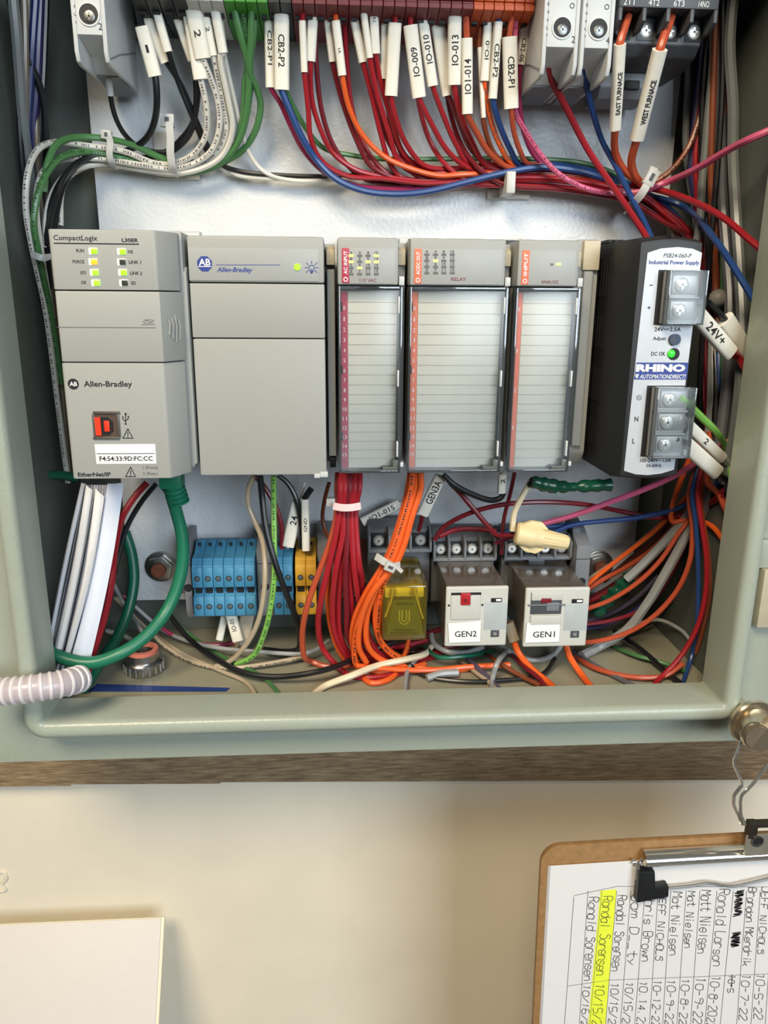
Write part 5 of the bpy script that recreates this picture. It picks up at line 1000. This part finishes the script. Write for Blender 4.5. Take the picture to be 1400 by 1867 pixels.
# ================================================================== GREEN CABLE, FLEX TUBE, PAPERS, BUSHING, WIRE NUT, TAPE
TEAL = mat('green_cable_jacket', (28, 112, 84), .38, var=.04)
pts = spline([inside(P3(p), 4.0) for p in [(313, 905, -60), (322, 935, -58), (333, 985, -58), (330, 1045, -60), (306, 1110, -66), (268, 1158, -76), (222, 1190, -84), (170, 1208, -87), (122, 1202, -87), (88, 1186, -86), (66, 1166, -82)]], 8)
net = M().tube(pts, 3.5, 12).build('network_cable', TEAL); tag(net, 'thick green network cable looping from the tall controller to the left lip', 'cable')
m = M(); c = at(316, 885, -60); d = at(328, 922, -58); ax = (d-c).normalized()
m.box(c.x-6.5, c.x+5.5, -66, -54, c.z-1, c.z+8.5); m.build('plug_boot', TEAL, net, bevel=1.5)
m = M(); m.tube2([c+ax*0, c+ax*1, c+ax*10.5, c+ax*11], [4.2, 5.2, 4.8, 3.6], 16); m.build('strain_relief', TEAL, net)
for k in range(4): M().tube2([c+ax*(1.3+k*2.6), c+ax*(1.7+k*2.6), c+ax*(2.7+k*2.6), c+ax*(3.1+k*2.6)], [5.0, 6.0, 6.0, 5.0], 18).build('relief_ring', TEAL, net)
m = M(); c2 = at(294, 882, -50); m.tube([c2, c2+Vector((3, 0, -4)), c2+Vector((8, -4, -5))], 2.2, 8); m.build('plug_latch', TEAL, net)
pts = spline([inside(P3(p), 3.6) for p in [(228, 970, -16), (240, 1010, -20), (244, 1060, -26), (232, 1120, -34), (212, 1165, -44), (188, 1200, -54), F_(166, 1235, 6), F_(150, 1256, 4)]], 8)
o = M().tube(pts, 3.2, 12).build('network_cable', mat('dark_green_cable_jacket', (20, 92, 68), .4)); tag(o, 'dark green cable behind the papers, running down to the floor', 'cable')
o = M().tube(spline([at(58, 880, -50), at(80, 868, -40), at(110, 866, -30), at(140, 872, -24)]), 2.6, 10).build('network_cable', mat('dark_green_cable_jacket', (20, 92, 68), .4)); tag(o, 'short dark green cable in the shadow left of the tall controller', 'cable')
wire([(268, 880, -24), (246, 905, -28), (222, 945, -36), (210, 1000, -46), (204, 1060, -54), (192, 1120, -62), (170, 1190, -72), (160, 1225, -80)], 'red', 'red wire running down beside the folded papers', r=1.9)
wire([(285, 882, -22), (258, 915, -24), (232, 960, -28), (218, 1005, -32), (205, 1060, -38)], 'black', 'black wire next to the red one beside the folded papers', r=1.5)
# papers: folded sheets curled together, standing between the side wall and the floor
pap = thing('folded_papers', (-72, -60, -120), 'bundle of folded white papers stuffed in the lower left corner', 'paper')
def sheet(top_a, top_b, bot_a, bot_b, bow, nm='sheet', Yt=-62, Yb=-74, th=.35, mt=PAPER):
    m = M(); rows = 14; R = []
    for i in range(rows+1):
        t = i/rows; Y = Yt+(Yb-Yt)*t; ya = top_a[1]+(bot_a[1]-top_a[1])*t; yb = top_b[1]+(bot_b[1]-top_b[1])*t
        xa = top_a[0]+(bot_a[0]-top_a[0])*t+bow*sin(pi*t); xb = top_b[0]+(bot_b[0]-top_b[0])*t+bow*sin(pi*t)
        a, b = at(xa, ya, Y), at(xb, yb, Y); mid = (a+b)/2+Vector((0, -2.2*(.4+.6*t), 0))
        R.append([a, mid*.5+a*.5, mid, mid*.5+b*.5, b, b+Vector((0, th, 0)), mid+Vector((0, th, 0)), a+Vector((0, th, 0))])
    m.loft(R); return m.build(nm, mt, pap, ang=60)
PB = mat('blue_white_paper', (212, 218, 232), .7, var=.02); PB2 = mat('grey_white_paper', (196, 198, 206), .75, var=.03)
sheet((196, 882), (226, 880), (128, 1206), (162, 1214), 6, Yt=-66, Yb=-82, mt=PB)
sheet((174, 890), (190, 905), (116, 1196), (124, 1204), 8, Yt=-69, Yb=-84)
sheet((157, 884), (169, 893), (98, 1186), (110, 1196), 4, Yt=-71, Yb=-84)
sheet((148, 880), (156, 882), (84, 1180), (92, 1186), -2, Yt=-66, Yb=-84, mt=PB2)
for k in range(7): sheet((166+k*5, 884), (170+k*5, 884), (92+k*9, 1222), (97+k*9, 1226), 3+k*.7, nm='paper_edge', Yt=-56+k*.4, Yb=-70-k*.3, mt=(PB2, PAPER, PB)[k % 3])
for k in range(6): sheet((150+k*3.2, 884), (151.4+k*3.2, 884), (90+k*3.6, 1180), (91.8+k*3.6, 1182), 2+k, nm='paper_edge', Yt=-58, Yb=-74, mt=(PB2, PAPER)[k % 2])
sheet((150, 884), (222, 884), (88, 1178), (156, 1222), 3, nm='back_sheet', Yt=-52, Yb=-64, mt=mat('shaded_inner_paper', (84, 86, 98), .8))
# flexible clear tube
TUBE = mat('frosted_tube', (228, 216, 222), .3, var=.03, trans=.45)
pts = spline([at(-60, 1268, -126), at(-10, 1262, -127), at(30, 1259, -128), at(80, 1252, -126), at(120, 1245, -121), at(150, 1236, -112)], 10)
ft = M().tube(pts, 6.5, 18).build('flexible_tube', TUBE); tag(ft, 'frosted ribbed plastic tube poking out over the lower left lip', 'tube')
L = 0; acc = 0; nxt = 1.
for a, b in zip(pts, pts[1:]):
    seg = (b-a).length
    while nxt < acc+seg:
        p = a+(b-a)*((nxt-acc)/seg); t = (b-a).normalized(); M().tube2([p-t*.9, p-t*.45, p+t*.45, p+t*.9], [6.5, 7.0, 7.0, 6.5], 18).build('rib', mat('frosted_rib', (240, 232, 236), .3, trans=.2), ft); nxt += 3.9
    acc += seg
# conduit bushing on the floor
c = atz(263, 1222, -124.6); bs = thing('conduit_bushing', (c.x, c.y, -125), 'round metal conduit bushing with a reddish throat on the enclosure floor', 'bushing')
o3 = lambda z: (c.x, c.y, z)
M().tube2([o3(-124.9), o3(-124), o3(-118), o3(-117)], [10.6, 11.2, 11.2, 10.4], 24).build('lock_nut', STEEL, bs)
m = M()
for k in range(18):
    a = 2*pi*k/18; m.box(0, .01, 0, .01, 0, .01) if False else m.tube2([Vector((c.x+11.2*cos(a), c.y+11.2*sin(a), -123.5)), Vector((c.x+11.2*cos(a), c.y+11.2*sin(a), -118.5))], [.7, .7], 5)
m.build('nut_notch', STEEL, bs)
M().ring(o3(-117), (0, 0, 1), 7.2, 9.4, 4.6, 24).build('metal_collar', STEEL, bs); M().ring(o3(-112.4), (0, 0, 1), 6.4, 9.0, 2.2, 24).build('throat', mat('red_brown_throat', (190, 110, 92), .45), bs)
M().cyl(o3(-117), o3(-115), 7, n=20).build('inner_shade', DARK, bs)
# wire nut
WN = mat('cream_wire_nut', (226, 206, 160), .45, var=.03, bump=.15, bscale=300)
a, b = at(940, 972, -60), at(1036, 990, -64); ax = (b-a).normalized(); L = (b-a).length
wn = thing('wire_nut', a, 'cream winged wire nut joining wires above the relay with the open lever', 'wire connector')
M().tube2([a, a+ax*1, a+ax*L*.32, a+ax*L*.36, a+ax*L*.5, a+ax*L*.97, a+ax*L], [5.6, 6.6, 7.0, 6.4, 5.4, 4.0, 3.4], 18).build('cap', WN, wn)
up = ax.cross(Vector((0, 1, 0))).normalized()
for s in (-1, 1):
    if up.z < 0: up = -up
    q = [a+up*s*5.5+ax*1, a+up*s*9.2+ax*7, a+up*s*9.4+ax*13, a+up*s*5.4+ax*18]
    m = M(); m.add([p+Vector((0, y, 0)) for y in (-2.2, 1.2) for p in q], [(0, 1, 2, 3), (7, 6, 5, 4), (0, 4, 5, 1), (1, 5, 6, 2), (2, 6, 7, 3), (3, 7, 4, 0)]); m.build('wing', WN, wn, bevel=.7)
m = M()
for k in range(10):
    q = 2*pi*k/10; d1 = up*cos(q)+ax.cross(up)*sin(q); m.tube2([a+ax*L*.5+d1*5.1, a+ax*L*.95+d1*3.9], [.5, .4], 5)
m.build('grip_ridge', WN, wn)
# green taped joint
GT = mat('green_electrical_tape', (16, 74, 54), .3, bump=.3, bscale=120, var=.1)
m = M(); P = spline([at(970, 878, -66), at(1000, 885, -66), at(1035, 888, -64), at(1070, 886, -62), at(1112, 884, -60)], 6); n = len(P)
m.tube(P, [2.2+2.0*sin(pi*min(1, i/n*1.5+.15))*.9+1.2*sin(i*1.9)*.35+(1.3 if i > n*.6 else 0) for i in range(n)], 10); o = m.build('taped_splice', GT); tag(o, 'splice wrapped in green tape under the power supply', 'splice')
m = M(); q = at(1012, 893, -67); m.add([q+Vector((-3, 0, 2)), q+Vector((3, 0, 2)), q+Vector((1.5, -1, -4.5)), q+Vector((-3, 1, 2)), q+Vector((3, 1, 2)), q+Vector((1.5, 0, -4.5))], [(0, 1, 2), (5, 4, 3), (0, 3, 4, 1), (1, 4, 5, 2), (2, 5, 3, 0)]); m.build('tape_flap', GT, o)
m = M(); P = spline([at(1150, 1050, -34), at(1128, 1072, -34), at(1108, 1095, -34), at(1085, 1120, -34)], 5); m.tube(P, [4+1.2*sin(i*2.) for i in range(len(P))], 9); o = m.build('taped_splice', GT); tag(o, 'bunch of wires wrapped in green tape right of the relays', 'splice')
wire([(972, 872, -62), (966, 884, -63), (975, 882, -66)], 'black', 'black wire end at the left of the green taped splice', r=1.6)
# loose round knob by the thick grey cables
o = M().ball(at(1309, 544, -48), 5.0, 14, 8).build('round_plug', mat('dull_grey_plug', (128, 126, 120), .5)); tag(o, 'dull round grey plug between the wires right of the power supply', 'plug')

# ================================================================== CLIPBOARD, HOOK, MAGNET, TILTED WHITE PANEL
BY = -131.0; th = radians(1.15); U = Vector((cos(th), 0, sin(th))); V2 = Vector((-sin(th), 0, cos(th)))
O = at(1365, 1523, BY)                                # middle of the board's top edge
def cb(x, z, y=0): return O+U*x+V2*z+Vector((0, y, 0))
HBD = mat('hardboard', (148, 112, 70), .6, var=.14, bscale=700, bump=.1)
clip = thing('clipboard', O+V2*-160, 'brown hardboard clipboard with a sign-in list, hanging from a wire hook', 'clipboard')
def rrect(x0, x1, z0, z1, r, n=6):
    P = []
    for cx_, cz_, a0 in ((x1-r, z1-r, 0), (x0+r, z1-r, pi/2), (x0+r, z0+r, pi), (x1-r, z0+r, 3*pi/2)):
        P += [(cx_+r*cos(a0+pi/2*k/n), cz_+r*sin(a0+pi/2*k/n)) for k in range(n+1)]
    return P
def plate(P, y0, y1, nm, mt, bevel=0, par=None):
    m = M(); n = len(P); m.add([cb(x, z, y0) for x, z in P]+[cb(x, z, y1) for x, z in P], [tuple(range(n)), tuple(range(2*n-1, n-1, -1))]+[(i, i+n, (i+1) % n+n, (i+1) % n) for i in range(n)])
    return m.build(nm, mt, par or clip, bevel=bevel)
plate(rrect(-114, 114, -305, 0, 11), 0, 3.2, 'board', HBD, .5)
# stack of sheets, slightly fanned
for k in range(4): plate([(-110.5+k*.35, -300), (112, -300), (112, -11+k*.5), (-110.5+k*.3+.5, -12.2+k*.35)], -.3-.45*k, -.02-.45*k, 'paper_sheet', (PB, PAPER)[k % 2])
PF = -1.75
def cline(x0, z0, x1, z1, w, mt, m):
    a, b = cb(x0, z0, PF-.05), cb(x1, z1, PF-.05); d = (b-a).normalized(); nr = Vector((-d.z, 0, d.x))*w/2; m.add([a-nr, b-nr, b+nr, a+nr], [(0, 1, 2, 3)])
def toC(px, py):
    p = at(px, py, BY+PF)-O; return p.dot(U), p.dot(V2)
PEN = mat('dark_pen_ink', (46, 44, 50), .7, var=0.); GRID = mat('printed_grid', (92, 90, 94), .7, var=0.)
cols = []                                             # column edges of the turned table: top x, lower x (pixels)
for xt, xb in ((1046, 1029), (1072, 1056), (1097, 1075), (1124, 1104), (1150, 1131), (1176, 1157), (1200, 1184), (1223, 1208), (1251, 1234), (1276, 1259), (1307, 1285), (1337, 1313), (1361, 1343), (1386, 1369), (1411, 1395)):
    cols.append((toC(xt, 1635 if xt < 1060 else 1624), toC(xb, 1867)))
m = M()
for (a, b) in cols:
    d = (b[0]-a[0])/(b[1]-a[1]); z1 = -170; cline(a[0], a[1], a[0]+d*(z1-a[1]), z1, .28, GRID, m)
a, b = toC(1046, 1633), toC(1125, 1616); cline(*a, *b, .28, GRID, m); a, b = toC(1125, 1616), toC(1420, 1617); cline(*a, *b, .28, GRID, m)
a, b = toC(1034, 1798), toC(1110, 1787); cline(*a, *b, .28, GRID, m); a, b = toC(1110, 1787), toC(1420, 1775); cline(*a, *b, .28, GRID, m)
m.build('printed_table', GRID, clip)
HL = mat('yellow_highlighter', (232, 242, 62), .75, var=.03)
(ax0, bx0_), (ax1, bx1_) = cols[2], cols[3]
def colpt(k, f, z):
    (a, b), (c_, d_) = cols[k], cols[k+1]; xa = a[0]+(b[0]-a[0])*(z-a[1])/(b[1]-a[1]); xc = c_[0]+(d_[0]-c_[0])*(z-c_[1])/(d_[1]-c_[1]); return xa+(xc-xa)*f
q = [(colpt(2, -.1, ax0[1]), ax0[1]), (colpt(2, .98, ax0[1]+.5), ax0[1]+.5), (colpt(2, .98, -170), -170), (colpt(2, -.1, -170), -170)]
m = M(); m.add([cb(x, z, PF-.03) for x, z in q], [(0, 1, 2, 3)]); m.build('highlighted_column', HL, clip)
GL = {'A': '002640 1333', 'B': '00063645443303 3342413000', 'C': '4536160501103041', 'D': '00062645412000', 'E': '46060040 0333', 'F': '460600 0333', 'H': '0006 4046 0343', 'I': '2026', 'J': '4641301001', 'K': '0006 460340', 'L': '060040',
 'M': '0006234640', 'N': '00064046', 'O': '160501103041453616', 'R': '00063645443303 2340', 'S': '45361605143441301001', 'a': '4334140301103041 4440', 'c': '4334140301103041', 'd': '4640 4334140301103041', 'e': '02424334140301103041',
 'h': '0600 0314344340', 'i': '2420 2526', 'k': '0600 4301 2240', 'l': '2620', 'm': '0400 03142320 23344340', 'n': '0400 0314344340', 'o': '140301103041433414', 'r': '0400 03143443', 's': '43341403123241301001', 't': '26213041 0444', 'w': '0410234144'.replace('4144', '4044'), 'b': '0600 0314344341301001', 'y': '0422 4410',
 '0': '160501103041453616', '1': '152620', '2': '05163645440040', '3': '05163645342341301001', '4': '3602 0242 3630', '5': '4606033342413000', '6': '36160401103041423303', '7': '064610', '8': '140516364534140301103041433414', '9': '433414051636454330', '-': '0333', '/': '0046', '.': '1011', '_': '0040'}
rnd = random.Random(11)
def scrawl(sx, k, f, z0, z1, hfrac, m, slant=.25):
    # handwriting running down column k between z0 and z1 (letters turned a quarter turn)
    n = len(sx); stp = (z0-z1)/n; cwid = colpt(k, 1, z0)-colpt(k, 0, z0); H = cwid*hfrac
    for i, ch in enumerate(sx):
        if ch not in GL: continue
        jx = rnd.uniform(-.05, .05)*H; sc = rnd.uniform(.9, 1.12)
        for st in GL[ch].split():
            P = [(int(st[j]), int(st[j+1])) for j in range(0, len(st), 2)]; Q = []
            for x, y in P:
                along = (x/4*.78+y/6*slant*.8+rnd.uniform(-.05, .05))*stp; up_ = y/6*H*sc+rnd.uniform(-.04, .04)*H
                z = z0-stp*i-along; Q.append((colpt(k, f, z)+up_+jx, z))
            if len(Q) > 2: Q = [(p.x, p.y) for p in spline([Vector((x, y, 0)) for x, y in Q], 3)]
            for p, q_ in zip(Q, Q[1:]):
                if abs(p[0]-q_[0])+abs(p[1]-q_[1]) > 1e-4: cline(*p, *q_, .42, PEN, m)
zA = toC(1200, 1628)[1]; zB = toC(1200, 1772)[1]; zC = toC(1200, 1786)[1]; zD = toC(1200, 1880)[1]
ent = [(1, 'Ronald Sorensen', '10/16/22', 1.0, 1.06), (2, 'Randal Sorensen', '10/15/22', .95, 1.0), (3, 'Randal Sorensen', '10/15/22', .92, .96), (4, 'Sam D__ty', '10/15/22', .95, .9), (5, 'Chris Brown', '10.14.22', .95, .86), (6, 'JEFF NICHOLS', '10-12-22', .8, .86),
       (7, 'Mat Nielsen', '10-9-22', .82, .8), (8, 'Mat Nielsen', '10-8-22', .82, .72), (9, 'Matt Nielsen', '10-9-22', .85, .8), (10, 'Ronald Larson', '10-8-2022', .9, .98), (12, 'Brandon MKendrik', '10-7-22', .85, 1.0), (13, 'JEFF NICHOLS', '10-5-22', .72, .86), (0, '', '', 0, 0)]
m = M()
for k, nm_, dt, hf, ln in ent:
    if not nm_: continue
    scrawl(nm_, k, .12, zA, zA+(zB-zA)*ln, .62*hf/.9, m); scrawl(dt, k, .14, zC, zC+(zD-zC)*(.92 if len(dt) < 9 else 1.02), .56, m)
# scribbled out entry
for (f0, f1, n_) in ((.02, .36, 26), (.55, .75, 20)):
    prev = None
    for j in range(n_):
        z = zA+(zB-zA)*(f0+(f1-f0)*(j/n_)+rnd.uniform(-.01, .01)); x = colpt(11, .2 if j % 2 else .75, z)+rnd.uniform(-.6, .6)
        if prev: cline(*prev, x, z, .8, PEN, m)
        prev = (x, z)
scrawl('10-5', 11, .25, zC, zC+(zD-zC)*.35, .4, m); cline(colpt(11, .45, zC), zC, colpt(11, .5, zC-9), zC-9, .5, PEN, m)
m.build('handwriting', PEN, clip, smooth=False)
# sprung clip
x0, x1 = toC(1172, 1553)[0], 60
P = []
for k in range(9):
    a = pi*k/8; P.append((-2-6.4*sin(a), -4.3*cos(a)-8.3))
m = M(); ring = lambda x: [cb(x, z, y) for y, z in P]+[cb(x, z*.999, y+.8) for y, z in reversed(P)]
m.loft([ring(x0), ring(x1)]); m.build('clip_barrel', CHROME, clip, ang=50)
zj = toC(1165, 1556)[1]
m = M(); j0 = [cb(x0-.5, -9, -3), cb(x0-2.5, -10, -4.2), cb(x0-3.4, -14, -4.6), cb(x0-3.2, -20, -4.8)]; m.tube(spline(j0, 5), 1.0, 8); m.build('wire_arm', CHROME, clip)
M().ring(cb(x0-6, -10.5, -2.6), (1, 0, 0), .7, 1.6, 2, 12).build('spring_coil', CHROME, clip)
xa, za = toC(1172, 1602); xb, zb = toC(1214, 1613)
m = M()
for (a0, a1, b0, b1) in ((xa-4.6, xa+4.6, zb-5.2, za+5.5), (xa-4.6, xb, zb-5.2, zb+4.2)): m.box(a0, a1, 0, .1, b0, b1) if False else None
Pm = [(xa-5, zb-6), (xb-.5, zb-3.2), (xb-1, zb+4), (xa+5, zb+3), (xa+3.8, za+9), (xa-5, za+9.5)]
plate(Pm, -7.4, -2.2, 'rubber_foot', BLK, .9)
m = M(); m.tube(spline([cb(xb-2, zb+.6, -4.8), cb(xb+12, zb+1.2, -4.8), cb(xb+22, zb+2.2, -4.8), cb(xb+36, zb-.6, -4.8), cb(xb+46, zb+1, -4.8), cb(xb+60, zb+4, -4.8)], 6), .9, 8); m.build('wire_jaw', CHROME, clip)
hx, hz = toC(1367, 1519)
plate(rrect(hx-6.5, hx+7, hz-8, hz+5, 1.2), -9.6, -8.4, 'hanger_tab', mat('tab_metal', (206, 200, 184), .3, .8), .3)
m = M(); m.ring(cb(hx-.5, hz+1.5, -9.9), (0, -1, 0), 2.6, 3.4, .5, 18); m.build('tab_hole_rim', STEEL, clip); M().cyl(cb(hx-.5, hz+1.5, -9.65), cb(hx-.5, hz+1.5, -9.9), 2.7, n=18).build('tab_hole', DARK, clip)
m = M(); a = cb(hx-5.6, hz+3, -8.6); m.box(a.x, a.x+4.5, a.y-1.4, a.y+3.5, a.z, a.z+9); m.box(a.x+4, a.x+14, a.y-1.4, a.y+3.5, a.z+6.6, a.z+8.6); m.build('tab_bracket', mat('dark_bracket', (62, 58, 52), .35, .6), clip, bevel=.4)
# round magnet and its wire hook
MG = mat('polished_magnet', (214, 200, 174), .2, .9, var=.03)
c0 = at(1368, 1313, -117); mg = thing('round_magnet', (c0.x, -118, c0.z-11), 'polished round magnet stuck to the lower right corner of the enclosure rim', 'magnet')
M().tube2([(c0.x+2, -98.2, c0.z-1), (c0.x+2, -114, c0.z-1), (c0.x+2, -118.2, c0.z-1)], [4.6, 4.6, 9], 32).build('back_disc', MG, mg)
M().tube2([(c0.x, -117.9, c0.z), (c0.x, -118.6, c0.z), (c0.x, -121, c0.z), (c0.x, -122, c0.z)], [12.2, 13, 13, 12.2], 36).build('flange', MG, mg)
e = at(1381, 1345, -146); M().tube2([(c0.x+.6, -122, c0.z-.4), (e.x, -145, e.z), (e.x, -146, e.z)], [9.6, 7.4, 6.8], 32).build('stem', MG, mg)
M().cyl((e.x, -146, e.z), (e.x, -146.4, e.z), 6.2, n=28).build('end_face', mat('worn_steel_face', (128, 116, 100), .45, .55, var=.15), mg)
m = M(); ph = [at(1352, 1338, -136), at(1352, 1350, -138), at(1336, 1390, -140), at(1354, 1430, -140), at(1338, 1450, -140), at(1337, 1466, -140), at(1346, 1486, -141), at(1352, 1502, -142), at(1358, 1503, -143), at(1350, 1484, -142.5), at(1350, 1462, -142), at(1352, 1450, -142), at(1372, 1430, -142), at(1398, 1396, -141), at(1412, 1375, -140), at(1400, 1345, -139), at(1390, 1338, -138)]
R_ = []
for i in range(len(ph)-1):
    for t in (0.12, .5, .88): R_.append(ph[i]+(ph[i+1]-ph[i])*t)
m.tube(R_, .85, 8); hk = m.build('wire_hook', CHROME); tag(hk, 'bent chrome wire hook between the round magnet and the clipboard', 'hook')
# tilted white panel at the lower left, foot standing out from the wall
ts = thing('wall_pocket', (-120, -30, -470), 'white panel at the lower left, its lower edge tilted out from the wall', 'panel')
T0, T1 = at(300, 1672, 6), at(-120, 1669, 6); dn = Vector((0, -.56, -.83)).normalized(); nr = Vector((0, -.83, .56))
def slab(x0, x1, l0, l1, d0, d1, nm, mt, bev):
    m = M(); q = [Vector((x, T0.y, T0.z))+dn*l+nr*d for d in (d0, d1) for x, l in ((x0, l0), (x1, l0), (x1, l1), (x0, l1))]
    m.add(q, [(0, 1, 2, 3), (7, 6, 5, 4), (0, 4, 5, 1), (1, 5, 6, 2), (2, 6, 7, 3), (3, 7, 4, 0)]); return m.build(nm, mt, ts, bevel=bev)
WPM = mat('white_panel_face', (212, 206, 200), .5, var=.01); 
slab(T1.x, T0.x, 0, 150, -3, 0, 'backing', mat('cream_edge', (232, 222, 196), .5, var=.02), .6)
slab(T1.x, T0.x-2.2, .6, 150, 0, 1.0, 'front_sheet', WPM, .3)
o = M().tube(spline([at(-6, 1592, 26), at(6, 1590, 26), at(12, 1600, 26), at(4, 1612, 26), at(10, 1622, 26), at(-4, 1626, 26)], 5), 1.0, 6).build('paint_drip', WALLM); tag(o, 'raised squiggle of paint on the cream wall above the white panel', 'paint drip')
